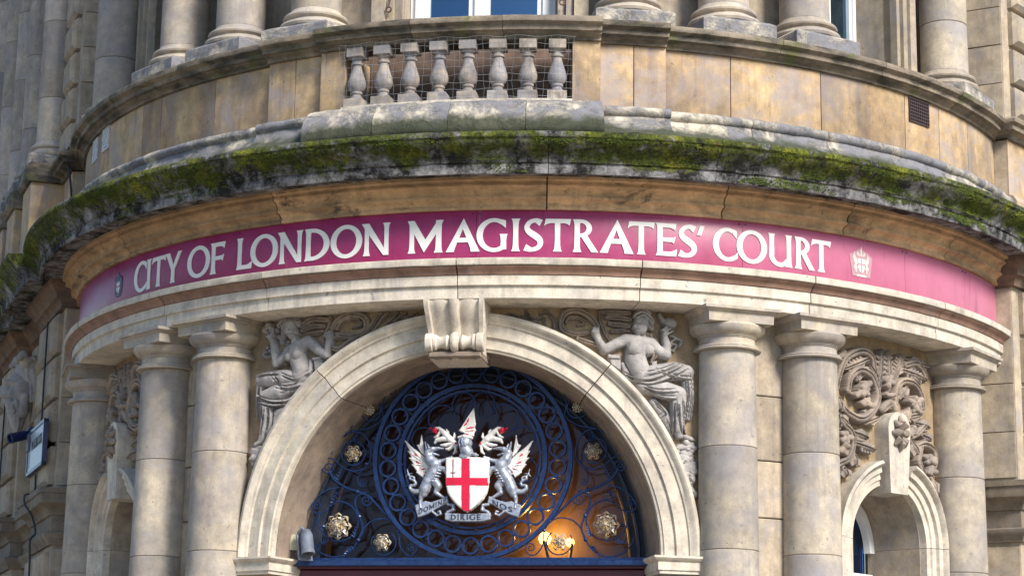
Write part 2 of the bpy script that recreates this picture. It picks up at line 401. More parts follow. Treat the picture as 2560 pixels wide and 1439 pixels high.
# ashlar courses of the bow wall in the narrow gaps between the paired columns and beside the outer ones
for s in (-1, 1):
    for a0, a1 in ((31.2, 36.6), (66.9, 72.3)):
        zz = [-.1, .8, 1.5, 2.2, 2.86, 3.42, 3.82, 4.28, 4.83]
        for z0, z1 in zip(zz, zz[1:]):
            sweep('stone_block', arc(min(s * a0, s * a1), max(s * a0, s * a1), 4), [(3.6, z0 + .004), (3.735, z0 + .004), (3.74, z0 + .01), (3.74, z1 - .01), (3.735, z1 - .004), (3.6, z1 - .004)], M_ST, BOW)

# --- archivolts, reveals, imposts
def arch_sweep(name, prof, t0, t1, n, material, parent, fc=0., zc=MAIN_Z, angle=38):
    V = []; F = []; k = len(prof)
    for t in np.linspace(t0, t1, n + 1):
        for (rho, d) in prof:
            V.append(P(RF + d, fc + U2A(rho * math.cos(t)), zc + rho * math.sin(t)))
    for i in range(n):
        for j in range(k): F.append((i * k + j, i * k + (j + 1) % k, (i + 1) * k + (j + 1) % k, (i + 1) * k + j))
    F.append(tuple(range(k))); F.append(tuple(n * k + j for j in reversed(range(k))))
    return mesh_obj(name, V, F, material, parent, angle=angle)
AV = [(1.665, -.05), (1.665, .105), (1.64, .115), (1.625, .108), (1.61, .085), (1.595, .080), (1.590, .066), (1.505, .066), (1.500, .045), (1.425, .045), (1.420, .034), (1.405, .030), (1.405, -.05)]
ARCH = arch_sweep('entrance_arch', [(1.655, -.06), (1.655, .02), (1.415, .02), (1.415, -.06)], 0, math.pi, 64, M_MOR, BLD)
g = .0025
cuts = [0, R(51.5), R(128.5), math.pi]
for t0, t1 in zip(cuts, cuts[1:]):
    arch_sweep('voussoir', AV, t0 + g, t1 - g, 36, M_ARC, ARCH)
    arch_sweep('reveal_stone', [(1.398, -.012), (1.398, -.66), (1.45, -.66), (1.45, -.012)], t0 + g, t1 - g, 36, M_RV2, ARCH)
for s in (-1, 1):
    # jambs below the springing, and the moulded impost
    a0, a1 = U2A(1.40), U2A(1.64)
    v, f = wall_strip(s * a0, s * a1, -.2, 3.02, RF + .03, 3.04, 4); mesh_obj('jamb', v, f, M_ST, BLD)
    pr = [(1.37, 3.0), (1.37, 3.025), (1.36, 3.03), (1.36, 3.085), (1.345, 3.09), (1.335, 3.112), (1.335, 3.119), (1.69, 3.119)]
    V = []; F = []
    ring = [(3.05, 0), (RF + .14, 0)]
    prof = [(0, 3.0), (0, 3.02), (.012, 3.024), (.012, 3.082), (.03, 3.09), (.045, 3.105), (.045, 3.119)]
    for (o, z) in prof:
        a0_, a1_ = U2A(1.375 - o), U2A(1.67 + o); rr = RF + .10 + o
        V += [P(3.05, s * a0_, z), P(rr, s * a0_, z), P(rr, s * a1_, z), P(3.6, s * a1_, z)]
    for i in range(len(prof) - 1):
        for j in range(4): F.append((i * 4 + j, i * 4 + (j + 1) % 4, i * 4 + 4 + (j + 1) % 4, i * 4 + 4 + j))
    F.append((0, 1, 2, 3)); n_ = 4 * (len(prof) - 1); F.append((n_, n_ + 1, n_ + 2, n_ + 3))
    mesh_obj('impost', V, F, M_ARC, BLD, angle=25)

# --- scrolled keystone over the entrance
def keystone():
    V = []; F = []; nx, nz = 41, 40; hw = .212
    def depth(z):   # S-curve from the soffit down to the waist
        t = (4.828 - z) / .42
        return .30 - .12 * (3 * min(1, t / .62) ** 2 - 2 * min(1, t / .62) ** 3) if t < .62 else .18 - .02 * (t - .62)
    def rib(x):
        a = abs(x) / hw
        if a > .82: return .012
        if a > .70: return -.012
        if a < .14: return .012 + .014 * math.sqrt(max(0, 1 - (a / .14) ** 2))
        if a < .24: return -.014
        return -.004 - .008 * ((a - .47) / .23) ** 2
    for i in range(nz + 1):
        z = 4.832 - .40 * i / nz; wz = hw - .035 * i / nz
        for j in range(nx + 1):
            q = -1 + 2 * j / nx
            V.append((q * wz, -(depth(z) + rib(q * hw)), z - 4.43))
    for i in range(nz):
        for j in range(nx):
            a = i * (nx + 1) + j; F.append((a, a + 1, a + nx + 2, a + nx + 1))
    # sides and back
    o = len(V)
    for i in range(nz + 1):
        z = 4.832 - .40 * i / nz; wz = hw - .035 * i / nz; V += [(-wz, .12, z - 4.43), (wz, .12, z - 4.43)]
    for i in range(nz):
        F.append((i * (nx + 1), (i + 1) * (nx + 1), o + 2 * i + 2, o + 2 * i)); F.append((i * (nx + 1) + nx, o + 2 * i + 1, o + 2 * i + 3, (i + 1) * (nx + 1) + nx))
    F.append(tuple(range(nz * (nx + 1), nz * (nx + 1) + nx + 1)) + (o + 2 * nz + 1, o + 2 * nz))
    k = mesh_obj('keystone', V, F, M_ARC, BLD, angle=30, matrix=frame(RF, 0, 4.43))
    # turned roll near the foot
    pr = [(.0, -.205), (.062, -.205), (.066, -.20), (.066, -.158), (.060, -.152), (.050, -.150), (.056, -.146), (.056, -.130), (.050, -.126), (.044, -.115), (.040, -.095), (.046, -.07), (.054, -.055), (.046, -.04), (.036, -.036), (.042, -.028), (.062, -.024), (.070, -.012), (.072, 0)]
    pr = pr + [(r_, -z_) for r_, z_ in reversed(pr[:-1])]
    mt = frame(RF + .215, 0, 4.545) @ Matrix.Rotation(R(90), 4, 'Y')
    lathe('scroll_roll', pr, 28, M_ARC, k, matrix=mt, closed=False)
    box('keystone_foot', -.185, .185, -.235, .14, 4.440, 4.478, M_RV2, k, ch=.008, matrix=frame(RF, 0, 0))
    return k
keystone()

# --- lower columns with drums, capital and abacus
def square_prof(name, prof, material, parent, mt, angle=20):
    V = []; F = []
    for (h, z) in prof: V += [(-h, -h, z), (h, -h, z), (h, h, z), (-h, h, z)]
    for i in range(len(prof) - 1):
        for j in range(4): F.append((i * 4 + j, i * 4 + (j + 1) % 4, i * 4 + 4 + (j + 1) % 4, i * 4 + 4 + j))
    F.append((3, 2, 1, 0)); n_ = 4 * (len(prof) - 1); F.append((n_, n_ + 1, n_ + 2, n_ + 3))
    return mesh_obj(name, V, F, material, parent, angle=angle, matrix=mt)
def rshaft(z): return .218 - .020 * max(0, (z - 1.0) / 3.55) ** 1.6
COLR = 3.80
zc = [.42, 1.03, 1.74, 2.45, 3.164, 3.872, 4.55]
first = {}
for ph in (-64.7, -38.8, -28.7, 28.7, 38.8, 64.7):
    mt = frame(COLR, ph, 0)
    if not first:
        cap = lathe('column', [(.198, 4.548), (.236, 4.549), (.240, 4.556), (.236, 4.562), (.228, 4.565), (.232, 4.572), (.226, 4.579), (.199, 4.582), (.198, 4.632), (.206, 4.634), (.206, 4.642), (.214, 4.643), (.214, 4.651), (.222, 4.652), (.245, 4.668), (.262, 4.69), (.268, 4.712), (.262, 4.725)], 40, M_COL, BLD, matrix=mt)
        first['cap'] = cap
        first['drum'] = []
        for z0, z1 in zip(zc, zc[1:]):
            pr = [(rshaft(z0) - .005, z0 + .001), (rshaft(z0), z0 + .006)] + [(rshaft(z), z) for z in np.linspace(z0, z1, 5)[1:-1]] + [(rshaft(z1), z1 - .006), (rshaft(z1) - .005, z1 - .001)]
            first['drum'].append(lathe('drum', pr, 40, M_COL, cap, matrix=mt))
        first['ab'] = square_prof('abacus', [(.245, 4.724), (.247, 4.79), (.255, 4.793), (.262, 4.80), (.276, 4.806), (.284, 4.808), (.285, 4.8285)], M_COL, cap, mt)
        first['base'] = lathe('base', [(.31, .16), (.315, .2), (.31, .25), (.275, .27), (.265, .31), (.27, .34), (.275, .37), (.255, .40), (.225, .42)], 40, M_COL, cap, matrix=mt)
        first['plinth'] = square_prof('plinth', [(.33, -.05), (.33, .158)], M_COL, cap, mt)
    else:
        c = place(first['cap'], 'column', mt, BLD)
        for d in first['drum']: place(d, 'drum', mt, c)
        place(first['ab'], 'abacus', mt, c); place(first['base'], 'base', mt, c); place(first['plinth'], 'plinth', mt, c)

# --- architrave, frieze core, bed moulding, cornice
def blocks(name, joints, prof, material, parent, gap=.10, jit=None, step=1.2, angle=38):
    for a, b in zip(joints, joints[1:]):
        sweep(name, arc(a + gap / 2, b - gap / 2, max(2, int((b - a) / step))), prof, material, parent, jit, angle)
JA = [-72.4, -55.2, -35.3, -20.4, .4, 18.4, 36.8, 55.4, 72.4]
ARCHI = sweep('architrave', arc(-72.6, 72.6, 100), [(3.40, 4.845), (3.985, 4.845), (3.985, 5.09), (3.40, 5.09)], M_MOR, BLD)
blocks('stone_block', JA, [(3.45, 4.83), (3.992, 4.83), (4.0, 4.836), (4.0, 4.918), (4.021, 4.924), (4.021, 4.992), (3.95, 4.992)], M_ARC, ARCHI)
blocks('moulding_block', JA, [(3.95, 4.995), (4.028, 4.995), (4.034, 5.004), (4.040, 5.016), (4.052, 5.03), (4.068, 5.037), (4.076, 5.046), (3.95, 5.048)], M_RED, ARCHI, gap=.14, jit=njit(.003, 6))
blocks('ledge_block', JA, [(3.9, 5.051), (4.083, 5.051), (4.087, 5.056), (4.087, 5.096), (4.08, 5.102), (3.9, 5.106)], M_ARC, ARCHI, gap=.12, jit=njit(.003, 6))
FRZ = sweep('frieze', arc(-72.6, 72.6, 100), [(3.3, 5.06), (3.955, 5.06), (3.955, 5.70), (3.3, 5.70)], M_ST, BLD)
JB = [-72.4, -57.0, -43.5, -19.2, 9.1, 26.9, 41.3, 57.5, 72.4]
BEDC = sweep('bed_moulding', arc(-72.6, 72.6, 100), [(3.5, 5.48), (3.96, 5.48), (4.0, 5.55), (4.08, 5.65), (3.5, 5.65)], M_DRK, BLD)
blocks('moulding_block', JB, [(3.94, 5.463), (4.006, 5.463), (4.006, 5.481), (3.998, 5.484), (4.002, 5.500), (4.014, 5.514), (4.034, 5.524), (4.058, 5.528), (4.058, 5.543), (4.048, 5.546), (4.050, 5.562), (4.060, 5.582), (4.080, 5.597), (4.108, 5.604), (4.108, 5.618), (4.100, 5.621), (4.104, 5.634), (4.134, 5.642), (4.136, 5.664), (3.94, 5.664)], M_BED, BEDC, gap=.14, jit=njit(.005, 7))
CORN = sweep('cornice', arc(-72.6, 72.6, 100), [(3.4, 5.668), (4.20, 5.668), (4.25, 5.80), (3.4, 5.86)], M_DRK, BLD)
JC = [-72.4, -52, -31.5, -11.5, 9.2, 24.6, 40.5, 57, 72.4]
cp = [(4.0, 5.662), (4.285, 5.664), (4.296, 5.632), (4.318, 5.630), (4.322, 5.64)] + [(4.322 + .004 * math.sin(i), z) for i, z in enumerate(np.linspace(5.655, 5.70, 4))] + \
     [(4.338, 5.705), (4.340, 5.716)] + [(4.345 + .105 * (.5 - .5 * math.cos(math.pi * t)), 5.722 + .115 * t) for t in np.linspace(0, 1, 9)] + \
     [(4.458, 5.842), (4.468, 5.848), (4.468, 5.862), (4.464, 5.884), (4.45, 5.892), (4.0, 5.93)]
blocks('cornice_block', JC, cp, M_MOS, CORN, gap=.06, jit=njit(.009, 9, 5.64, 5.875), step=.22, angle=60)

# --- parapet: base course, wall blocks, coping, balustrade
def offs(a):
    m_ = abs(a); return .105 if m_ < 14.2 else (.05 if m_ < 20.9 else 0.0)
segs = [(-72.4, -20.9, 0.), (-20.9, -14.2, .05), (-14.2, 14.2, .105), (14.2, 20.9, .05), (20.9, 72.4, 0.)]
PAR = sweep('parapet', arc(-72.6, -14.6, 60), [(3.5, 5.9), (3.985, 5.9), (3.985, 6.65), (3.5, 6.65)], M_MOR, BLD)
PAR2 = sweep('parapet', arc(14.6, 72.6, 60), [(3.5, 5.9), (3.985, 5.9), (3.985, 6.65), (3.5, 6.65)], M_MOR, BLD)
jd = njit(.012, 6, 5.9, 6.22)
BASE = sweep('parapet_base', arc(-72.5, 72.5, 100), [(3.3, 5.90), (4.02, 5.90), (4.02, 6.17), (3.3, 6.17)], M_MOR, BLD)
for a, b, o in segs:
    k = 6 if b - a > 40 else (1 if b - a < 10 else 4)
    J = list(np.linspace(a, b, k + 1))
    if o > .1:
        pr = [(3.9, 5.90), (4.30, 5.905), (4.345, 5.925), (4.352, 5.96), (4.348, 6.00), (4.335, 6.04), (4.315, 6.075), (4.30, 6.10), (4.285, 6.105), (4.275, 6.125), (4.262, 6.15), (4.235, 6.17), (4.20, 6.18), (4.18, 6.195), (3.9, 6.20)]
    else:
        pr = [(3.9, 5.90), (4.30 + o, 5.905)] + [(4.12 + o + .19 * (1 - t) ** 2, 5.92 + .17 * t) for t in np.linspace(0, 1, 7)] + \
             [(4.115 + o, 6.10), (4.125 + o, 6.105), (4.142 + o, 6.12), (4.146 + o, 6.14), (4.138 + o, 6.16), (4.115 + o, 6.172), (4.075 + o, 6.178), (4.045 + o, 6.195), (4.02 + o, 6.205), (3.9, 6.21)]
    blocks('base_block', J, pr, M_DEC, BASE, gap=.05, jit=jd, step=.4, angle=60)
def pblock(a, b, o, par, m_=M_PAR):
    r1 = 4.0 + o
    sweep('stone_block', arc(a + .05, b - .05, max(2, int(b - a))), [(3.7, 6.206), (r1 - .004, 6.206), (r1, 6.212), (r1, 6.652), (r1 - .004, 6.657), (3.7, 6.657)], m_, par)
JL = [-72.4, -64, -51.5, -42.2, -38.3, -29, -20.9]; JR = [20.9, 28, 38.7, 50.9, 57.2, 63.8, 72.4]
for J, par in ((JL, PAR), (JR, PAR2)):
    for a, b in zip(J, J[1:]): pblock(a, b, 0., par)
for s, par in ((-1, PAR), (1, PAR2)):
    for a, b in ((14.2, 17.6), (17.6, 20.9)): pblock(min(s * a, s * b), max(s * a, s * b), .05, par)
    pblock(min(s * 11.4, s * 14.2), max(s * 11.4, s * 14.2), .105, par)
def cop(o, r0=3.45): return [(r0, 6.655), (4.025 + o, 6.655), (4.03 + o, 6.672), (4.05 + o, 6.684), (4.062 + o, 6.688), (4.066 + o, 6.70), (4.095 + o, 6.703), (4.10 + o, 6.735), (4.118 + o, 6.742), (4.138 + o, 6.752), (4.143 + o, 6.775), (4.138 + o, 6.792), (4.10 + o, 6.803), (r0, 6.83)]
COPE = sweep('coping', arc(-72.5, -14.3, 60), [(3.3, 6.66), (4.0, 6.66), (4.05, 6.76), (3.3, 6.80)], M_MOR, BLD)
jc = njit(.004, 6)
for J, o, r0 in (([-72.4, -60, -47, -33, -20.9], 0, 3.45), ([-20.9, -14.2], .05, 3.45), ([-14.2, -4.2, 4.7, 14.2], .105, 3.92), ([14.2, 20.9], .05, 3.45), ([20.9, 33, 46, 59, 72.4], 0, 3.45)):
    blocks('coping_stone', J, cop(o, r0), M_COP, COPE, gap=.05, jit=jc, step=.8)
# balusters
BAL = sweep('balustrade', arc(-11.4, 11.4, 24), [(3.95, 6.18), (4.17, 6.18), (4.17, 6.212), (3.95, 6.215)], M_ARC, BLD)
bp = [(.030, .062), (.045, .064), (.046, .082), (.036, .088), (.034, .10), (.042, .108), (.043, .118), (.040, .124), (.056, .14), (.0655, .165), (.066, .19), (.058, .225), (.045, .262), (.035, .295), (.033, .318), (.044, .322), (.045, .336), (.034, .342), (.033, .356), (.045, .366), (.054, .376)]
bal0 = None
for k, ph in enumerate((-10.25, -7.4, -4.6, -1.68, 1.22, 4.18, 7.1, 9.95)):
    mt = frame(4.09, ph, 6.212)
    if bal0 is None:
        bal0 = lathe('baluster', bp, 28, M_BALU, BAL, matrix=mt)
        bq = square_prof('baluster_foot', [(.066, .0), (.068, .004), (.068, .060), (.064, .064)], M_BALU, bal0, mt); bt = square_prof('baluster_head', [(.058, .374), (.060, .378), (.060, .437), (.056, .441)], M_BALU, bal0, mt)
    else:
        b_ = place(bal0, 'baluster', mt, BAL); place(bq, 'baluster_foot', mt, b_); place(bt, 'baluster_head', mt, b_)
# balcony floor and dark brown apron wall behind the balustrade
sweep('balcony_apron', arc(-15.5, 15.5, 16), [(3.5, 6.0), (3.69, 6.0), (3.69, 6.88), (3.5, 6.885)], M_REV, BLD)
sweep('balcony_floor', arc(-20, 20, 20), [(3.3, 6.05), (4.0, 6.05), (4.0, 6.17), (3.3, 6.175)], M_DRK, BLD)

# --- vents in the parapet
def vent(ph, z0, z1, w, material, parent, nx, nz, diamond=False):
    mt = frame(4.0, ph, 0); fr = .008; pz = []
    pz.append(box_vf(-w / 2, w / 2, -.003, .06, z0, z1)); bk = mesh_obj('vent_grille', *join_vf(pz), M_VOID, parent, matrix=mt)
    q = []
    for i in range(nx + 1):
        x = -w / 2 + w * i / nx; q.append(box_vf(x - .004, x + .004, -.010, 0.0, z0, z1))
    for i in range(nz + 1):
        z = z0 + (z1 - z0) * i / nz; q.append(box_vf(-w / 2 - .004, w / 2 + .004, -.012, -.001, z - .004, z + .004))
    if diamond:
        for i in range(nx):
            for j in range(nz):
                if (i + j) % 2: 
                    x = -w / 2 + w * (i + .5) / nx; z = z0 + (z1 - z0) * (j + .5) / nz; q.append(box_vf(x - w / nx * .42, x + w / nx * .42, -.009, 0.001, z - .011, z + .011))
    mesh_obj('grille_bars', *join_vf(q), material, bk, matrix=mt, smooth=False)
vent(53.3, 6.46, 6.64, .24, M_VENT, PAR2, 10, 7)
vent(-52.7, 6.47, 6.65, .17, M_VWHT, PAR, 6, 6, True)
vent(-57.4, 6.46, 6.64, .17, M_VWHT, PAR, 6, 6, True)

# --- upper storey
parts = []
def ustrip(f0, f1, z0, z1=9.8): return wall_strip(f0, f1, z0, z1, 3.56, 3.0)
WC0, WC1 = -8.2, 10.0
parts += [ustrip(-45, WC0, 5.9), ustrip(WC1, 45, 5.9), ustrip(WC0, WC1, 5.9, 6.90)]
for s in (-1, 1): parts += [ustrip(s * 58, s * 74, 5.9), ustrip(s * 45, s * 58, 5.9, 6.5)]
v, f = join_vf(parts); UPW = mesh_obj('upper_wall', v, f, M_ST, BLD)
for s in (-1, 1):
    for zz in ((6.83, 7.29), (7.30, 7.75), (7.76, 8.3), (8.31, 9.0)):
        sweep('stone_block', arc(min(s * 66.8, s * 72.2), max(s * 66.8, s * 72.2), 4), [(3.5, zz[0]), (3.62, zz[0]), (3.62, zz[1]), (3.5, zz[1])], M_ST, UPW)
    # moulded window architraves
    for a in (58.3, ):
        pr = [(3.5, 6.83), (3.66, 6.83), (3.66, 9.7), (3.5, 9.7)]
        for k, (a0, a1, r_) in enumerate(((58.0, 58.7, 3.62), (58.75, 59.7, 3.65), (59.75, 61.2, 3.675))):
            sweep('window_moulding', arc(min(s * a0, s * a1), max(s * a0, s * a1), 2), [(3.5, 6.83), (r_, 6.83), (r_, 9.7), (3.5, 9.7)], M_ST, UPW)
    for k, (a0, a1, r_) in enumerate(((10.1, 11.0, 3.60), (11.05, 11.9, 3.63), (11.95, 13.6, 3.66))):
        sh = .9 if s > 0 else -.9 + 1.8
        sweep('window_moulding', arc(min(s * a0, s * a1) + (.0 if s > 0 else 1.8), max(s * a0, s * a1) + (.0 if s > 0 else 1.8), 2), [(3.5, 6.65), (r_, 6.65), (r_, 9.7), (3.5, 9.7)], M_ST, UPW)
def window(fc, half, r, z0, z1, panes, name='window'):
    w = sweep(name, arc(fc - half, fc + half, 8), [(r - .12, z0), (r - .10, z0), (r - .10, z1), (r - .12, z1)], M_CURT, BLD)
    edges = [fc - half] + [x for p in panes for x in p] + [fc + half]
    for i in range(0, len(edges), 2):
        a, b = edges[i], edges[i + 1]
        sweep('window_frame', arc(a, b, 2), [(r - .06, z0), (r - .002, z0), (r, z0 + .002), (r, z1), (r - .06, z1)], M_WHT, w)
        if i not in (0, len(edges) - 2) or True:
            sweep('window_frame', arc(a + (b - a) * .3, b - (b - a) * .3, 2), [(r - .01, z0), (r + .02, z0), (r + .02, z1), (r - .01, z1)], M_WHT, w)
    for a, b in panes:
        sweep('pane', arc(a, b, 3), [(r - .035, z0), (r - .03, z0), (r - .03, z1), (r - .035, z1)], M_WGL, w)
    return w
window(.9, 9.0, 3.46, 6.89, 9.6, [(-5.7, -.7), (1.9, 7.7)])
for s in (-1, 1): window(s * 51.5, 6.6, 3.24, 6.48, 9.6, [(s * 51.5 - 5, s * 51.5 - .7), (s * 51.5 + .7, s * 51.5 + 5)])
uz = [7.03, 7.48, 8.2, 8.9, 9.7]; uf = {}
for ph in (-64.7, -38.9, -28.6, -17.7, 17.7, 28.6, 38.9, 64.7):
    mt = frame(3.80, ph, 0)
    if not uf:
        uf['b'] = lathe('upper_column', [(.245, 6.925), (.262, 6.932), (.270, 6.95), (.262, 6.968), (.245, 6.975), (.232, 6.978), (.218, 6.99), (.214, 7.0), (.222, 7.004), (.238, 7.012), (.242, 7.024), (.236, 7.036), (.215, 7.042), (.205, 7.05), (.198, 7.064), (.19, 7.08)], 36, M_COL, BLD, matrix=mt)
        uf['b'].data.name = 'upper_column'
        uf['d'] = []
        zz = [7.078] + uz[1:]
        for z0, z1 in zip(zz, zz[1:]):
            uf['d'].append(lathe('drum', [(.181, z0 + .001), (.186, z0 + .006), (.185, (z0 + z1) / 2), (.184, z1 - .006), (.179, z1 - .001)], 36, M_COL, uf['b'], matrix=mt))
        uf['p'] = square_prof('plinth', [(.285, 6.79), (.285, 6.90), (.278, 6.908), (.25, 6.928)], M_DEC, uf['b'], mt)
    else:
        c = place(uf['b'], 'upper_column', mt, BLD)
        for d in uf['d']: place(d, 'drum', mt, c)
        place(uf['p'], 'plinth', mt, c)

# --- side bays: small arches, plain keystones
for s in (-1, 1):
    fc = s * BAY
    SA = [(.605, -.04), (.605, .13), (.585, .14), (.57, .125), (.565, .10), (.52, .095), (.515, .07), (.47, .065), (.465, .05), (.425, .045), (.422, -.04)]
    A2 = arch_sweep('side_arch', [(.595, -.05), (.595, .03), (.45, .03), (.45, -.05)], 0, math.pi, 40, M_MOR, BLD, fc, BAY_Z)
    for t0, t1 in ((0.0, R(72)), (R(108), math.pi)):
        arch_sweep('voussoir', SA, t0 + .002, t1, 24, M_ARC, A2, fc, BAY_Z)
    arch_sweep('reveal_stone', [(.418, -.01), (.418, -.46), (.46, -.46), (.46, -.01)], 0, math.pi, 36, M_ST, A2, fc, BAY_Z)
    for q in (-1, 1):   # the mouldings run on straight down below the springing
        V = []; F = []; k = len(SA)
        for z in (-.1, BAY_Z - .003):
            for rho, d in SA: V.append(P(RF + d, fc + q * U2A(rho), z))
        for j in range(k): F.append((j, (j + 1) % k, k + (j + 1) % k, k + j))
        F.append(tuple(range(k))); F.append(tuple(range(k, 2 * k))); mesh_obj('jamb_moulding', V, F, M_ARC, A2)
        v, f = wall_strip(fc + q * U2A(.418), fc + q * U2A(.46), -.2, BAY_Z - .002, RF - .01, 3.24, 2); mesh_obj('jamb', v, f, M_ST, A2)
    # keystone: tapered block with a rounded top
    V = []; F = []; pr = [(.098, .0), (.110, .16), (.128, .46)] + [(.128 * math.cos(t), .47 + .13 * math.sin(t)) for t in np.linspace(.12, math.pi / 2, 7)]
    n_ = len(pr)
    front = [(-x, z) for x, z in pr] + [(x, z) for x, z in reversed(pr[:-1])]
    for y in (.10, -.115):
        for (x, z) in front: V.append((x * (1 if y < 0 else 1.0), y - (.03 * z if y < 0 else 0), z))
    k = len(front)
    for j in range(k): F.append((j, (j + 1) % k, k + (j + 1) % k, k + j))
    F.append(tuple(range(k))); F.append(tuple(reversed(range(k, 2 * k))))
    ks = mesh_obj('side_keystone', V, F, M_ARC, BLD, angle=30, matrix=frame(RF, fc, 3.68))
    # oval rosette on it
    rp = []
    for i in range(8):
        a = i * math.pi / 4; rp.append(tube_vf([(.025 * math.cos(a), -.125, .44 + .035 * math.sin(a)), (.055 * math.cos(a), -.155, .44 + .085 * math.sin(a)), (.088 * math.cos(a), -.13, .44 + .125 * math.sin(a))], [.014, .030, .012], 8))
    rp.append(tube_vf([(0, -.12, .44), (0, -.18, .44)], [.036, .014], 10))
    mesh_obj('rosette', *join_vf(rp), M_FOL, ks, matrix=frame(RF, fc, 3.68))
    # window inside the bay
    w = arch_sweep('side_window', [(.42, -.40), (.42, -.45), (.34, -.45), (.35, -.40)], 0, math.pi, 30, M_WHT, BLD, fc, BAY_Z - .02)
    v, f = wall_strip(fc - U2A(.42), fc + U2A(.42), 0., 3.78, 3.22, 3.21, 8); mesh_obj('pane', v, f, M_GLASS, w)
    v, f = wall_strip(fc - U2A(.42), fc + U2A(.42), 0., 3.78, 3.02, 2.98, 8); mesh_obj('dark_room_sheet', v, f, M_VOID, w)  # dark sheet standing in for the unlit room behind the pane
    sweep('window_rail', arc(fc - U2A(.40), fc + U2A(.40), 6), [(3.225, 3.10), (3.29, 3.10), (3.29, 3.15), (3.225, 3.15)], M_WHT, w)

# --- entrance fanlight frame, transom, doors, lobby
def fan_pt(rho, t, y):   # a point of the arch soffit curve projected radially onto the plane y
    a = R(U2A(rho * math.cos(t))); return (-y * math.tan(a), y, MAIN_Z + rho * math.sin(t))
FAN = None
V = []; F = []; n = 56
prs = [(1.44, -3.11), (1.44, -3.03), (1.30, -3.03), (1.30, -3.09), (1.335, -3.11)]
for t in np.linspace(0, math.pi, n + 1):
    for (rho, y) in prs: V.append(fan_pt(rho, t, y))
k = len(prs)
for i in range(n):
    for j in range(k): F.append((i * k + j, i * k + (j + 1) % k, (i + 1) * k + (j + 1) % k, (i + 1) * k + j))
F.append(tuple(range(k))); F.append(tuple(n * k + j for j in range(k)))
FAN = mesh_obj('fanlight', V, F, M_IRDK, BLD)
gv = [fan_pt(1.32, t, -3.05) for t in np.linspace(0, math.pi, 40)]; gv2 = [(x, y + .006, z) for x, y, z in gv]
mesh_obj('pane', gv + gv2, [tuple(range(40)), tuple(reversed(range(40, 80)))] + [(i, (i + 1) % 40, 40 + (i + 1) % 40, 40 + i) for i in range(40)], M_GLASS, FAN, smooth=False)
TR = box('transom', -1.30, 1.30, -3.30, -3.0, 3.075, 3.118, M_IRON, BLD, ch=.006)
box('transom_beam', -1.24, 1.24, -3.22, -3.0, 2.90, 3.062, M_WOOD, TR, ch=.012)
box('transom_moulding', -1.24, 1.24, -3.26, -3.1, 3.060, 3.076, M_WOOD, TR)
for s in (-1, 1):
    d = box('door', min(s * .01, s * 1.22), max(s * .01, s * 1.22), -3.14, -3.06, 0.02, 2.895, M_WOOD, BLD)
    for z0, z1 in ((.25, 1.2), (1.4, 2.7)): box('door_panel', min(s * .16, s * 1.06), max(s * .16, s * 1.06), -3.165, -3.13, z0, z1, M_WOOD, d, ch=.02)
# lobby behind the glass
lob = [box_vf(-1.6, 1.6, -1.2, -1.1, 2.6, 5.0), box_vf(-1.7, -1.6, -3.0, -1.1, 2.6, 5.0), box_vf(1.6, 1.7, -3.0, -1.1, 2.6, 5.0), box_vf(-1.7, 1.7, -3.0, -1.1, 5.0, 5.1), box_vf(-1.7, 1.7, -3.0, -1.1, 2.5, 2.6)]
mesh_obj('lobby', *join_vf(lob), M_ROOM, BLD, smooth=False)
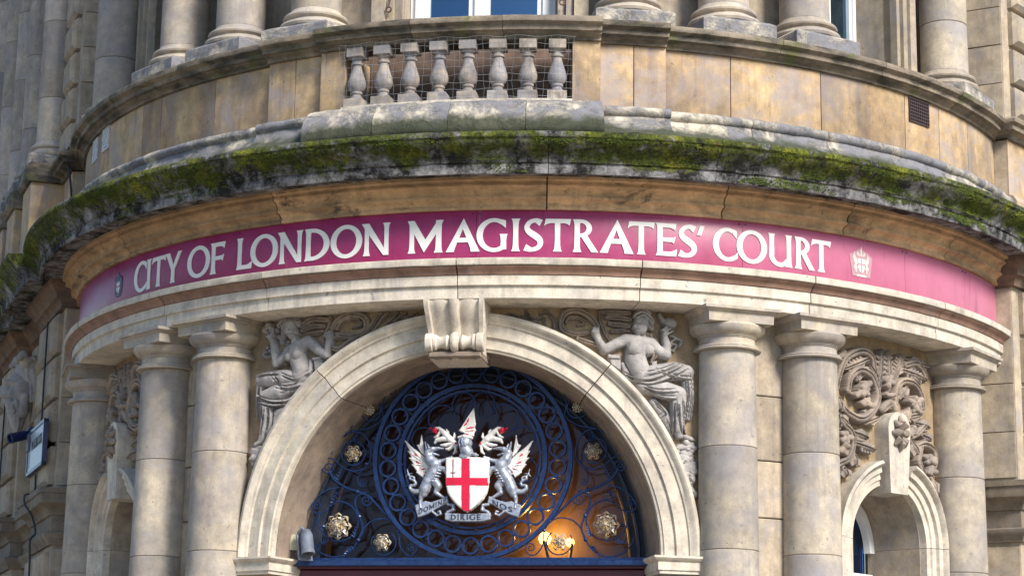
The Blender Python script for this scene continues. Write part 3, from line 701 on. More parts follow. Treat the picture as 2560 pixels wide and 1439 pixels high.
# ------------------------------------------------------------------ wings of the building on either side of the bow
WD = 149.5; WT = Vector((math.sin(R(WD)), -math.cos(R(WD)))); WN = Vector((WT.y, -WT.x)); KK = Vector(P(4.10, 72.5, 0)[:2])
def WP(sd_, s, d, z):
    q = KK + WT * s + WN * d; return (sd_ * q.x, q.y, z)
def wbox(name, sd_, s0, s1, d0, d1, z0, z1, material, parent, ch=0.):
    v, f = box_vf(s0, s1, -d1, -d0, z0, z1, ch); return mesh_obj(name, [WP(sd_, x, -y, z) for x, y, z in v], f, material, parent, angle=20)
def wpath(sd_, sdl):
    pts = [WP(1, s, d, 0)[:2] for s, d in sdl]
    if sd_ < 0: pts = [(-x, y) for x, y in reversed(pts)]
    return poly(pts)
RET = (-.9 * .182, -.9 * .983)      # inner end of the pier's return face, in wing coordinates
PIERW, BAYL = 1.05, 2.4
for sd_, nb in ((-1, 6), (1, 2)):
    far = nb * BAYL + PIERW
    def brk(first): 
        out = list(first)
        for b in range(nb + 1):
            s0 = b * BAYL
            if b > 0: out.append((s0, 0))
            out.append((s0 + PIERW, 0))
            if b < nb: out += [(s0 + PIERW, -.12), (s0 + BAYL, -.12)]
        return out
    # solid piers and recessed bays
    V = []; F = []
    prt = []
    for b in range(nb + 1):
        s0 = b * BAYL
        plan = [(RET[0], RET[1]), (0, 0), (PIERW, 0), (PIERW, -.9)] if b == 0 else [(s0, -.9), (s0, 0), (s0 + PIERW, 0), (s0 + PIERW, -.9)]
        vv = [WP(sd_, s, d, z) for z in (-.2, 14.0) for s, d in plan]
        prt.append((vv, [(0, 1, 2, 3), (7, 6, 5, 4)] + [(j, (j + 1) % 4, 4 + (j + 1) % 4, 4 + j) for j in range(4)]))
    for b in range(nb):
        s0 = b * BAYL + PIERW; s1 = (b + 1) * BAYL
        for z0, z1 in ((-.2, 1.2), (4.95, 6.85), (9.2, 14.0)):
            v, f = box_vf(s0 - .01, s1 + .01, .14, .8, z0, z1); prt.append(([WP(sd_, x, -y, z) for x, y, z in v], f))
    WW = mesh_obj('wing_wall', *join_vf(prt), M_ST, BLD, smooth=False)
    for b in range(nb):
        s0 = b * BAYL + PIERW; s1 = (b + 1) * BAYL
        for z0, z1 in ((1.2, 4.95), (6.85, 9.2)):
            w = wbox('window', sd_, s0, s1, -.62, -.58, z0, z1, M_VOID, BLD); wbox('pane', sd_, s0 + .06, s1 - .06, -.55, -.545, z0 + .06, z1 - .06, M_WGL, w)
            for q in (0, .5, 1): wbox('window_frame', sd_, s0 + (s1 - s0 - .06) * q, s0 + (s1 - s0 - .06) * q + .06, -.57, -.50, z0, z1, M_WHT, w)
        # stone surround of the ground-floor window
        for q0, q1 in ((s0, s0 + .16), (s1 - .16, s1)):
            for z0, z1 in ((1.2, 3.4), (3.95, 4.28), (4.31, 4.62), (4.65, 4.95)): wbox('stone_block', sd_, q0, q1, -.4, -.15, z0, z1, M_ST, WW, ch=.015)
    # rustication: every block is a stone of its own
    low = [(-.1, .8), (.84, 1.6), (1.64, 2.4), (2.44, 3.40), (3.965, 4.285), (4.325, 4.665), (4.705, 5.05), (5.09, 5.425)]
    up = [(6.86, 7.115), (7.155, 7.436), (7.48, 7.76), (7.80, 8.08), (8.12, 8.42), (8.46, 8.8), (8.84, 9.2), (9.24, 9.7)]
    for b in range(nb + 1):
        s0 = b * BAYL
        for i, (z0, z1) in enumerate(low + up):
            for q0, q1 in (((.11, .99),) if i % 2 else ((.11, .545), (.555, .99))):
                wbox('rusticated_block', sd_, s0 + q0, s0 + q1, -.03, .075, z0, z1, M_ST, WW, ch=.035)
            if b == 0:   # coursed stones of the return face beside the bow
                e = .010
                pl = [(-.55 * .182 + e, -.55 * .983), (-.55 * .182 - e, -.55 * .983 + .002), (-e - .002, .0), (e, 0)]
                k = Vector((math.sin(R(72.5)), -math.cos(R(72.5)))); tn = Vector((-math.cos(R(72.5)), -math.sin(R(72.5))))
                a0 = Vector(P(3.45, 72.5, 0)[:2]); a1 = Vector(P(4.092, 72.5, 0)[:2])
                pp = [a0 - tn * .02, a0 + tn * .012, a1 + tn * .012, a1 - tn * .02]
                vv = [(sd_ * q.x, q.y, z) for z in (z0 - .016, z1 + .016) for q in pp]
                mesh_obj('stone_block', vv, [(0, 1, 2, 3), (7, 6, 5, 4)] + [(j, (j + 1) % 4, 4 + (j + 1) % 4, 4 + j) for j in range(4)], M_ST, WW, angle=20)
    # string course with its return, cornice, parapet and coping
    sp = [(-.05, 3.45), (.03, 3.45), (.035, 3.475), (.06, 3.50), (.075, 3.525), (.075, 3.545), (.06, 3.555), (.022, 3.56), (.022, 3.69), (.04, 3.695), (.045, 3.71), (.055, 3.73), (.085, 3.765), (.125, 3.785), (.13, 3.80), (.13, 3.862), (.145, 3.868), (.147, 3.91), (-.05, 3.93)]
    sweep('string_course', wpath(sd_, brk([RET, (0, 0)])), sp, M_STR, BLD)
    bd = [(r_ - 3.955, z) for r_, z in [(3.9, 5.455), (4.000, 5.455), (4.004, 5.485), (4.03, 5.522), (4.052, 5.530), (4.056, 5.548), (4.072, 5.575), (4.11, 5.612), (4.128, 5.640), (4.132, 5.666), (3.9, 5.67)]]
    sweep('bed_moulding', wpath(sd_, brk([(-.02, -.11), (0, 0)])), bd, M_REV, BLD)
    cd = [(r_ - 3.955, z) for r_, z in [(3.9, 5.672), (4.285, 5.672), (4.296, 5.632), (4.322, 5.632), (4.322, 5.70), (4.34, 5.716), (4.36, 5.74), (4.43, 5.81), (4.468, 5.85), (4.468, 5.885), (3.9, 5.93)]]
    sweep('cornice', wpath(sd_, brk([(0.02, 0)])), cd, M_MOS, BLD)
    sweep('parapet', wpath(sd_, brk([(0.0, 0)])), [(-.4, 5.9), (.16, 5.9), (.10, 5.97), (.07, 6.08), (.08, 6.14), (.05, 6.19), (.015, 6.2), (.015, 6.655), (-.4, 6.655)], M_PAR, BLD)
    sweep('coping', wpath(sd_, brk([(-.02, -.11), (0.0, 0)])), [(-.45, 6.656), (.04, 6.656), (.05, 6.685), (.08, 6.70), (.115, 6.705), (.12, 6.74), (.15, 6.755), (.155, 6.78), (.14, 6.80), (-.45, 6.83)], M_COP, BLD)
    # upper columns of the wing
    for s in ((.72, 1.75, 2.55, 3.5, 4.6, 5.8, 7.2, 8.8, 10.6) if sd_ < 0 else (1.6, 3.1)):
        x, y, _ = WP(sd_, s, .10, 0)
        wbox('pedestal', sd_, s - .23, s + .23, -.2, .30, 5.93, 6.654, M_PAR, BLD, ch=.01); wbox('pedestal_coping', sd_, s - .27, s + .27, -.2, .35, 6.657, 6.828, M_COP, BLD, ch=.03)
        mt = Matrix.Translation((x, y, 0)) @ Matrix.Rotation(R(sd_ * (WD - 90)), 4, 'Z') @ Matrix.Diagonal((.80, .80, 1, 1))
        c = place(uf['b'], 'upper_column', mt, BLD)
        for d in uf['d']: place(d, 'drum', mt, c)
        place(uf['p'], 'plinth', mt, c)

# ------------------------------------------------------------------ the curved fascia sign
SG = empty('fascia_sign', (0, -3.98, 5.1))
tag(SG, 'long curved maroon sign with white lettering running above the entrance columns', 'sign')
JS = [-72.3, -47.6, -25.15, 2.1, 29.3, 50.6, 62.4, 72.3]
for a, b in zip(JS, JS[1:]):
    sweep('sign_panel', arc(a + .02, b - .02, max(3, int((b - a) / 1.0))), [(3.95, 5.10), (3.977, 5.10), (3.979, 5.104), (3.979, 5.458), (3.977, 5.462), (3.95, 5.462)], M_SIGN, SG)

sc0 = None
for a in JS[1:-1]:
    for da in (-.35, .35):
        for z in (5.125, 5.44):
            mt = frame(3.980, a + da, z) @ Matrix.Rotation(R(90), 4, 'X')
            if sc0 is None: sc0 = lathe('screw', [(.006, -.002), (.006, .002), (.003, .0035)], 10, M_INK, SG, matrix=mt)
            else: place(sc0, 'screw', mt, SG)
# glyphs: lists of outlines in cap-height units, W = width of the letter in those units
def stem(x, w=.165, y0=0., y1=1., fl=.05, f0=True, f1=True):
    a = fl if f0 else 0; b = fl if f1 else 0
    return [(x - a, y0), (x + w + a, y0), (x + w + a * .3, y0 + .07), (x + w, y0 + .17), (x + w - .006, (y0 + y1) / 2), (x + w, y1 - .17), (x + w + b * .3, y1 - .07), (x + w + b, y1), (x - b, y1), (x - b * .3, y1 - .07), (x, y1 - .17), (x + .006, (y0 + y1) / 2), (x, y0 + .17), (x - a * .3, y0 + .07)]
def ell(cx, cy, rx_, ry_, wt, wv, a0, a1, n=26, skew=0.0):
    o = [(cx + rx_ * math.cos(t), cy + ry_ * math.sin(t)) for t in np.linspace(R(a0), R(a1), n)]
    i = [(cx + (rx_ - wt) * math.cos(t + skew), cy + (ry_ - wv) * math.sin(t + skew)) for t in np.linspace(R(a1), R(a0), n)]
    return o + i
def bar(x0, x1, y, th=.13, fl=.07, left=False, down=True):
    """arm of E/F/L/T from x0 to x1 with a flared, slanted end"""
    return [(x0, y), (x1, y), (x1 + .03, y + th + fl), (x1 - .06, y + th + fl * .45), (x1 - .16, y + th), (x0, y + th)]
def barT(x0, x1, y, th=.13, fl=.08):
    return [(x0, y), (x1 - .18, y), (x1 - .07, y - fl * .4), (x1 - .02, y - fl), (x1 + .03, y + th), (x0, y + th)]
def glyph(ch, W_):
    if ch == 'I': return [stem(W_ / 2 - .082)]
    if ch == 'L': return [stem(.05, fl=.045), bar(.05, W_ - .03, 0, .13, .10)]
    if ch == 'T':
        c = W_ / 2; return [stem(c - .085, y1=.9, f1=False), [(.05, 1), (W_ , 1), (W_ - .05, .80), (W_ - .11, .85), (W_ - .2, .87), (.2, .87), (.08, .84), (.0, .78)]]
    if ch == 'E': return [stem(.05), bar(.1, W_ - .03, 0, .13, .09), barT(.1, W_ - .04, .87), [(.1, .435), (W_ - .16, .435), (W_ - .10, .39), (W_ - .04, .60), (W_ - .12, .565), (.1, .555)]]
    if ch == 'F': return [stem(.05), barT(.1, W_ - .03, .87), [(.1, .435), (W_ - .16, .435), (W_ - .10, .39), (W_ - .05, .60), (W_ - .12, .565), (.1, .555)]]
    if ch == 'O': return [ell(W_ / 2, .5, W_ / 2, .52, .19, .125, 0, 181, 30, .03), ell(W_ / 2, .5, W_ / 2, .52, .19, .125, 179, 361, 30, .03)]
    if ch == 'C': return [ell(W_ * .60, .5, W_ * .60, .52, .19, .12, 62, 300, 34, .0) ,
                          [(W_ * .86, .985), (W_ * .97, .93), (W_ * .97, .70), (W_ * .86, .80), (W_ * .8, .84)], [(W_ * .88, .04), (W_ * 1.0, .10), (W_ * 1.0, .28), (W_ * .9, .19), (W_ * .8, .15)]]
    if ch == 'G': return [ell(W_ * .56, .5, W_ * .56, .52, .19, .12, 60, 305, 34), [(W_ * .80, .985), (W_ * .93, .94), (W_ * .93, .71), (W_ * .82, .80), (W_ * .74, .85)],
                          stem(W_ * .77, .17, .06, .53, .035, False, True)]
    if ch == 'D': return [stem(.05), ell(W_ * .30, .5, W_ * .70, .5, .19, .12, -90, 90, 30), [(.1, 0), (W_ * .31, 0), (W_ * .31, .12), (.1, .12)], [(.1, .88), (W_ * .31, .88), (W_ * .31, 1), (.1, 1)]]
    if ch in 'RPB':
        o = [stem(.05), ell(W_ * .30, .73, W_ * .44, .27, .165, .105, -90, 90, 22), [(.1, .895), (W_ * .31, .895), (W_ * .31, 1), (.1, 1)], [(.1, .46), (W_ * .31, .46), (W_ * .31, .565), (.1, .565)]]
        if ch == 'R': o.append([(W_ * .32, .47), (W_ * .56, .50), (W_ * .98, .0), (W_ * .72, .0)])
        if ch == 'B': o += [ell(W_ * .32, .27, W_ * .56, .27, .165, .11, -90, 90, 22), [(.1, 0), (W_ * .33, 0), (W_ * .33, .11), (.1, .11)]]
        return o
    if ch == 'K': return [stem(.05), [(.2, .42), (.2, .58), (W_ * .74, 1), (W_ * .98, 1), (W_ * .40, .52)], [(W_ * .34, .53), (W_ * .5, .62), (W_, 0), (W_ * .76, 0)]]
    if ch == 'N': return [stem(.10, .14, fl=.045, f1=False), stem(W_ - .20, .14, fl=.045, f0=False), [(.0, 1), (.24, 1), (W_ - .06, .0), (W_ - .22, .0), (.10, .84)]]
    if ch == 'M': return [stem(.06, .15, fl=.045, f1=False), stem(W_ - .23, .18, fl=.045, f1=False), [(.0, 1), (.21, 1), (W_ * .52, .38), (W_ * .47, .02), (.06, .86)], [(W_ - .0, 1), (W_ - .17, 1), (W_ * .48, .36), (W_ * .47, .02), (W_ - .08, .80)]]
    if ch == 'W': return [[(.0, 1), (.2, 1), (W_ * .33, .3), (W_ * .28, 0)], [(W_ * .28, 0), (W_ * .34, .3), (W_ * .52, .9), (W_ * .46, .9)], [(W_ * .46, .9), (W_ * .54, .9), (W_ * .72, .3), (W_ * .70, 0)], [(W_ * .68, 0), (W_ * .74, .3), (W_, 1), (W_ * .88, 1)]]
    if ch == 'A': return [[(.0, 0), (.24, 0), (.27, .12), (W_ * .54, .82), (W_ * .52, 1.03)], [(W_, 0), (W_ - .27, 0), (W_ - .29, .12), (W_ * .475, .76), (W_ * .52, 1.03)], [(W_ * .25, .29), (W_ * .78, .29), (W_ * .70, .43), (W_ * .32, .43)]]
    if ch == 'Y': return [stem(W_ * .5 - .085, .16, 0, .50, .045, True, False), [(.0, 1), (.22, 1), (W_ * .52, .56), (W_ * .58, .40), (W_ * .42, .40)], [(W_, 1), (W_ - .17, 1), (W_ * .50, .56), (W_ * .42, .42), (W_ * .57, .40)]]
    if ch == 'U': return [stem(.045, .16, .34, 1, .04, False, True), stem(W_ - .20, .16, 0, 1, .04), ell(W_ * .5 - .01, .36, W_ * .5 - .035, .375, .165, .13, 179, 330, 24)]
    if ch == 'S': 
        p = [(W_ * .92, .80, .0), ]
        cl = spline([(.86 * W_, .87), (.60 * W_, .945), (.33 * W_, .89), (.19 * W_, .74), (.30 * W_, .60), (.55 * W_, .49), (.79 * W_, .36), (.82 * W_, .21), (.66 * W_, .09), (.38 * W_, .055), (.10 * W_, .12)], 5)
        n_ = len(cl); out = []; inn = []
        for i, q in enumerate(cl):
            t = cl[min(i + 1, n_ - 1)] - cl[max(i - 1, 0)]; t = t / np.linalg.norm(t); nn = np.array([-t[1], t[0]])
            u = i / (n_ - 1); w = .060 + .038 * math.exp(-((u - .5) / .22) ** 2) + .045 * (max(0, (abs(u - .5) - .38) / .12))
            out.append(tuple(q + nn * w)); inn.append(tuple(q - nn * w))
        return [out + inn[::-1]]
    if ch == "'": return [[(.10, 1.0), (W_, 1.0), (W_ * .55, .70), (.0, .70)]]
    return []
def glyph_mesh(name, ch, W_, H, mapf, material, parent, depth=.005):
    """mapf(x, y, d) -> world; the strokes of one letter are one mesh, each a hair prouder than the last"""
    prt = []
    for k, pl in enumerate(glyph(ch, W_)):
        d = depth + .0004 * k; n_ = len(pl)
        v = [mapf(x * H, y * H, 0) for x, y in pl] + [mapf(x * H, y * H, d) for x, y in pl]
        f = [tuple(range(n_))[::-1], tuple(range(n_, 2 * n_))] + [(j, (j + 1) % n_, n_ + (j + 1) % n_, n_ + j) for j in range(n_)]
        prt.append((v, f))
    return mesh_obj(name, *join_vf(prt), material, parent, smooth=False)
LET = [('C', -42.68, -39.92), ('I', -40.01, -39.01), ('T', -38.96, -36.23), ('Y', -36.28, -33.5), ('O', -32.46, -28.88), ('F', -28.81, -26.67), ('L', -25.06, -22.92), ('O', -23.15, -19.6), ('N', -19.66, -16.54), ('D', -16.35, -13.46), ('O', -13.33, -9.81), ('N', -9.86, -6.74), ('M', -4.94, -1.25), ('A', -.95, 2.47), ('G', 2.12, 5.28), ('I', 5.55, 6.54), ('S', 6.75, 8.86), ('T', 8.86, 11.55), ('R', 11.71, 14.3), ('A', 14.41, 17.79), ('T', 17.2, 19.99), ('E', 20.06, 22.25), ('S', 22.3, 24.42), ("'", 24.35, 25.16), ('C', 26.05, 28.74), ('O', 28.63, 32.02), ('U', 32.18, 35.0), ('R', 35.28, 37.73), ('T', 37.3, 39.87)]
CAPH = .232; CAP0 = 5.168
for i, (ch, a0, a1) in enumerate(LET):
    dd = .0015 * (i % 2)
    def mf(x, y, d, a0=a0, dd=dd): return P(3.9795 + d + (dd if d else 0), a0 + math.degrees(x / 3.985), CAP0 + y)
    glyph_mesh('letter', ch, R(a1 - a0) * 3.985 / CAPH, CAPH, mf, M_LET, SG)
# emblems at the two ends of the lettering
def sign_plate(name, outline, a, material, parent, d0, d1):
    n_ = len(outline); v = [P(3.9795 + dd, a + math.degrees(x / 3.985), y) for dd in (d0, d1) for x, y in outline]
    return mesh_obj(name, v, [tuple(range(n_))[::-1], tuple(range(n_, 2 * n_))] + [(j, (j + 1) % n_, n_ + (j + 1) % n_, n_ + j) for j in range(n_)], material, parent, smooth=False)
def small_arms(a, zc_, k, ground, metal, parent, name):
    E_ = sign_plate(name, ground, a, M_EMB if metal is M_EM2 else M_GREY, parent, -.001, .003)
    sh = [(-.030, .03), (.030, .03), (.030, -.035), (.020, -.062), (0, -.078), (-.020, -.062), (-.030, -.035)]
    sp_ = lambda nm, pl, m_, h: sign_plate(nm, [(x * k, zc_ + y * k) for x, y in pl], a, m_, E_, .002, h)
    sp_('shield', sh, M_LET if metal is not M_EM2 else M_LET, .006)
    sp_('cross_bar', [(-.006, .03), (.006, .03), (.006, -.074), (-.006, -.074)], M_CRIM if metal is not M_EM2 else M_EMB, .0065)
    sp_('cross_bar', [(-.03, -.006), (.03, -.006), (.03, -.018), (-.03, -.018)], M_CRIM if metal is not M_EM2 else M_EMB, .0068)
    for s in (-1, 1):
        sp_('dragon', [(s * x, y) for x, y in [(.036, .02), (.044, .035), (.052, .028), (.058, .05), (.066, .085), (.070, .045), (.079, .07), (.078, .03), (.070, 0), (.060, -.012), (.072, -.03), (.074, -.05), (.062, -.045), (.058, -.07), (.046, -.078), (.044, -.05), (.036, -.04), (.046, -.02), (.034, -.01)]], metal, .005)
        sp_('mantling', [(s * x, y) for x, y in [(.006, .05), (.016, .06), (.014, .072), (.024, .066), (.026, .086), (.034, .075), (.042, .088), (.040, .066), (.048, .064), (.036, .052), (.024, .046)]], metal, .005)
    sp_('crest', [(-.008, .045), (.008, .045), (.012, .07), (.008, .088), (.004, .125), (-.004, .10), (-.010, .08)], metal, .0055)
    sp_('scroll', [(-.05, -.092), (-.03, -.086), (.03, -.086), (.05, -.092), (.046, -.104), (-.046, -.104)], metal, .005)
pent = [(-.112, 5.335), (0, 5.394), (.112, 5.335), (.086, 5.183), (-.086, 5.183)]
small_arms(43.9, 5.285, 1.0, pent, M_EM2, SG, 'emblem')
bl = [(-.075, 5.30), (-.06, 5.33), (-.03, 5.345), (-.012, 5.372), (.012, 5.372), (.03, 5.345), (.06, 5.33), (.075, 5.30), (.07, 5.24), (.05, 5.205), (0, 5.19), (-.05, 5.205), (-.07, 5.24)]
small_arms(-46.7, 5.285, .85, bl, M_NAVY, SG, 'emblem')
# ------------------------------------------------------------------ carved and modelled relief surfaces
def smax(a, b, k):
    h = np.maximum(k - np.abs(a - b), 0) / k; return np.maximum(a, b) + h * h * k * .25
def poly_sd(U, V, pl):
    """signed distance (positive inside) to a polygon"""
    pl = np.array(pl); n = len(pl); d = np.full(U.shape, 1e9); ins = np.zeros(U.shape, bool)
    for i in range(n):
        ax, ay = pl[i]; bx, by = pl[(i + 1) % n]; ex, ey = bx - ax, by - ay
        t = np.clip(((U - ax) * ex + (V - ay) * ey) / (ex * ex + ey * ey + 1e-12), 0, 1)
        d = np.minimum(d, np.hypot(U - ax - t * ex, V - ay - t * ey))
        if ay != by:
            c = ((ay > V) != (by > V)) & (U < (bx - ax) * (V - ay) / (by - ay) + ax); ins ^= c
    return np.where(ins, d, -d)
def relief(name, prims, mapf, material, parent, cell=.005, k=.008, back=None, rough=0.0, fold=None, angle=55, floor=-.004):
    us = []; vs = []
    for p in prims:
        for q in (p[1]): us.append(q[0]); vs.append(q[1])
    pad = .09; u0, u1, v0, v1 = min(us) - pad, max(us) + pad, min(vs) - pad, max(vs) + pad
    nu, nv = int((u1 - u0) / cell) + 2, int((v1 - v0) / cell) + 2
    gu = u0 + cell * np.arange(nu); gv = v0 + cell * np.arange(nv); U, V = np.meshgrid(gu, gv)
    H = np.full(U.shape, -1.0); G = np.zeros(U.shape)
    for p in prims:
        if p[0] == 'c':
            ch = p[1]; segs = list(zip(ch, ch[1:])) if len(ch) > 1 else [(ch[0], ch[0])]
            for a, b in segs:
                rm = max(a[2], b[2]) + 2 * cell
                i0 = max(0, int((min(a[0], b[0]) - rm - u0) / cell)); i1 = min(nu, int((max(a[0], b[0]) + rm - u0) / cell) + 2)
                j0 = max(0, int((min(a[1], b[1]) - rm - v0) / cell)); j1 = min(nv, int((max(a[1], b[1]) + rm - v0) / cell) + 2)
                u = U[j0:j1, i0:i1]; v = V[j0:j1, i0:i1]; ex, ey = b[0] - a[0], b[1] - a[1]
                t = np.clip(((u - a[0]) * ex + (v - a[1]) * ey) / (ex * ex + ey * ey + 1e-12), 0, 1)
                r = a[2] + (b[2] - a[2]) * t; d = a[3] + (b[3] - a[3]) * t
                q = r * r - (u - a[0] - t * ex) ** 2 - (v - a[1] - t * ey) ** 2
                h = np.where(q > 0, d + np.sqrt(np.maximum(q, 0)) * p[2] if len(p) > 2 else d + np.sqrt(np.maximum(q, 0)), -1.0)
                H[j0:j1, i0:i1] = np.where((H[j0:j1, i0:i1] > -.5) & (h > -.5), smax(H[j0:j1, i0:i1], h, k), np.maximum(H[j0:j1, i0:i1], h))
        elif p[0] == 'g':     # cut groove
            for a, b in zip(p[1], p[1][1:]):
                ex, ey = b[0] - a[0], b[1] - a[1]; t = np.clip(((U - a[0]) * ex + (V - a[1]) * ey) / (ex * ex + ey * ey + 1e-12), 0, 1)
                r = a[2] + (b[2] - a[2]) * t; d = a[3] + (b[3] - a[3]) * t; q = ((U - a[0] - t * ex) ** 2 + (V - a[1] - t * ey) ** 2) / (r * r + 1e-12)
                G = np.maximum(G, np.where(q < 1, d * (1 - q), 0))
        else:
            sdv = poly_sd(U, V, p[1]); t = np.clip(sdv / p[3], 0, 1); h = np.where(sdv > 0, p[2] * np.sqrt(1 - (1 - t) ** 2) + (p[4] if len(p) > 4 else 0), -1.0)
            H = np.maximum(H, h)
    on = H > -.5; H = np.where(on, H - G, H)
    if fold is not None: H = np.where(on, H + fold(U, V, H), H)
    if rough: H = np.where(on, H + rough * (np.sin(U * 310 + 7 * np.sin(V * 90)) * np.sin(V * 270 + 5 * np.sin(U * 110))), H)
    Hc = np.where(on, np.maximum(H, floor), floor)
    cellon = on[:-1, :-1] | on[1:, :-1] | on[:-1, 1:] | on[1:, 1:]
    used = np.zeros(U.shape, bool); used[:-1, :-1] |= cellon; used[1:, :-1] |= cellon; used[:-1, 1:] |= cellon; used[1:, 1:] |= cellon
    idx = -np.ones(U.shape, int); idx[used] = np.arange(used.sum())
    uu, vv, hh = U[used], V[used], Hc[used]
    verts = [mapf(a, b, c) for a, b, c in zip(uu, vv, hh)]
    jj, ii = np.nonzero(cellon)
    A, B, C_, D_ = idx[jj, ii], idx[jj, ii + 1], idx[jj + 1, ii + 1], idx[jj + 1, ii]
    faces = list(zip(A, B, C_, D_))
    if back is not None:
        n0 = len(verts); verts += [mapf(a, b, -max(c, 0) * back - .004) for a, b, c in zip(uu, vv, hh)]
        faces += [(d + n0, c + n0, b + n0, a + n0) for a, b, c, d in faces]
    return mesh_obj(name, verts, faces, material, parent, angle=angle, recalc=back is None)

# ------------------------------------------------------------------ wrought-iron fanlight grille
GY = -3.20
def quadmap(cu, cv, xm, ym):
    def f(px, py):
        a = (px - xm) / 500; b = (py - ym) / 500; t = (1, a, b, a * a, a * b, b * b)
        return sum(x * y for x, y in zip(cu, t)), sum(x * y for x, y in zip(cv, t))
    return f
DM = quadmap((.01636, 1.45151, .02782, -.02334, -.03099, -.00058), (3.84577, -.01409, -1.43688, .00022, .02338, .03022), 1187, 1145)
def GC(cx, cy):      # tracing units of the left half of the grille -> metres in the plane of the grille
    u, v = DM(760 + cx / 2.666, 880 + cy / 2.666); return u - .010, v
GR = empty('fanlight_grille', (0, GY, 3.12))
tag(GR, 'round blue-black wrought-iron grille of rings, scrolls and gilt rosettes in entrance arch', 'iron grille')
RC = (0.0, 3.842)
def ring_vf(rad, w, t, n=96, c=RC, y=GY):
    V = []; F = []
    for i in range(n):
        a = 2 * math.pi * i / n
        for (dr, dy) in ((-w / 2, -t / 2), (w / 2, -t / 2), (w / 2, t / 2), (-w / 2, t / 2)):
            V.append((c[0] + (rad + dr) * math.cos(a), y + dy, c[1] + (rad + dr) * math.sin(a)))
    for i in range(n):
        for j in range(4): F.append((i * 4 + j, i * 4 + (j + 1) % 4, ((i + 1) % n) * 4 + (j + 1) % 4, ((i + 1) % n) * 4 + j))
    return V, F
for rad, w, t in ((.708, .029, .045), (.528, .029, .045), (.492, .014, .03)):
    mesh_obj('ring', *ring_vf(rad, w, t), M_IRON, GR, angle=30)
r0 = None
for i in range(30):
    a = 2 * math.pi * (i + .5) / 30; mt = Matrix.Translation((RC[0] + .618 * math.cos(a), GY, RC[1] + .618 * math.sin(a))) @ Matrix.Rotation(-a, 4, 'Y')
    if r0 is None: 
        v, f = join_vf([ring_vf(.056, .014, .034, 32, (0, 0), 0), box_vf(-.010, .010, -.022, .022, -.072, -.056)]); r0 = mesh_obj('small_ring', v, f, M_IRON, GR, angle=30, matrix=mt)
    else: place(r0, 'small_ring', mt, GR)
for i in range(20):
    a = 2 * math.pi * (i + .25) / 20; x, z = RC[0] + .508 * math.cos(a), RC[1] + .508 * math.sin(a)
    mesh_obj('rivet', *tube_vf([(x, GY - .035, z), (x, GY + .01, z)], .008, 8), M_IRON, GR)
def spiral(cx, cy, r, a0, turns, dirn, n=26):
    """tracing units; spiral from radius r at angle a0 inwards"""
    return [(cx + r * (1 - .86 * i / n) * math.cos(a0 + dirn * 2 * math.pi * turns * i / n), cy + r * (1 - .86 * i / n) * math.sin(a0 + dirn * 2 * math.pi * turns * i / n)) for i in range(n + 1)]
def circ(cx, cy, r, a0, a1, n=40): return [(cx + r * math.cos(t), cy + r * math.sin(t)) for t in np.linspace(R(a0), R(a1), n)]
TR_ = []
TR_.append(([(530, 400), (532, 345), (552, 290), (560, 262)] , .011)); TR_.append((spiral(596, 258, 36, math.pi, 1.6, 1), .008))
TR_.append((circ(455, 388, 68, -35, 300), .011)); TR_.append(([(513, 350), (530, 380), (540, 430), (512, 470), (440, 508), (330, 526), (280, 552), (225, 600), (190, 680)], .011))
TR_.append((spline([(330, 526), (400, 545), (445, 605), (458, 690), (425, 760), (345, 792), (268, 765), (215, 718), (165, 706), (132, 740)], 7), .012)); TR_.append((spiral(172, 768, 46, math.pi * 1.15, 1.7, -1), .010))
TR_.append((circ(338, 672, 80, 0, 352), .011)); TR_.append((spline([(425, 760), (385, 800), (368, 850), (385, 890)], 6), .010)); TR_.append((spiral(395, 872, 24, 2.2, 1.4, -1), .008))
TR_.append((spline([(180, 790), (215, 850), (290, 900), (365, 928), (440, 960), (520, 1040), (620, 1140), (700, 1210)], 6), .019)); TR_.append((spiral(425, 985, 42, -.6, 1.6, 1), .010))
TR_.append((spline([(245, 900), (170, 915), (110, 955), (62, 1015), (60, 1050), (90, 1072), (150, 1060), (190, 1020), (240, 996)], 7), .011)); TR_.append((spiral(96, 1022, 30, 3.0, 1.6, 1), .009))
TR_.append((circ(240, 1125, 132, -95, 205), .012))
TR_.append((spline([(430, 930), (370, 955), (350, 1010), (378, 1090), (402, 1170), (372, 1250), (320, 1320), (235, 1362), (140, 1345), (80, 1290), (60, 1230)], 7), .013))
TR_.append((spline([(372, 1250), (405, 1180), (460, 1125), (540, 1108), (600, 1130), (640, 1190), (650, 1290), (690, 1345), (730, 1350), (762, 1315)], 7), .010)); TR_.append((spiral(726, 1303, 34, .3, 1.5, -1), .008))
TR_.append((circ(540, 1268, 82, -50, 215), .010))
TR_.append((spline([(90, 1290), (120, 1270), (160, 1280)], 5), .009))
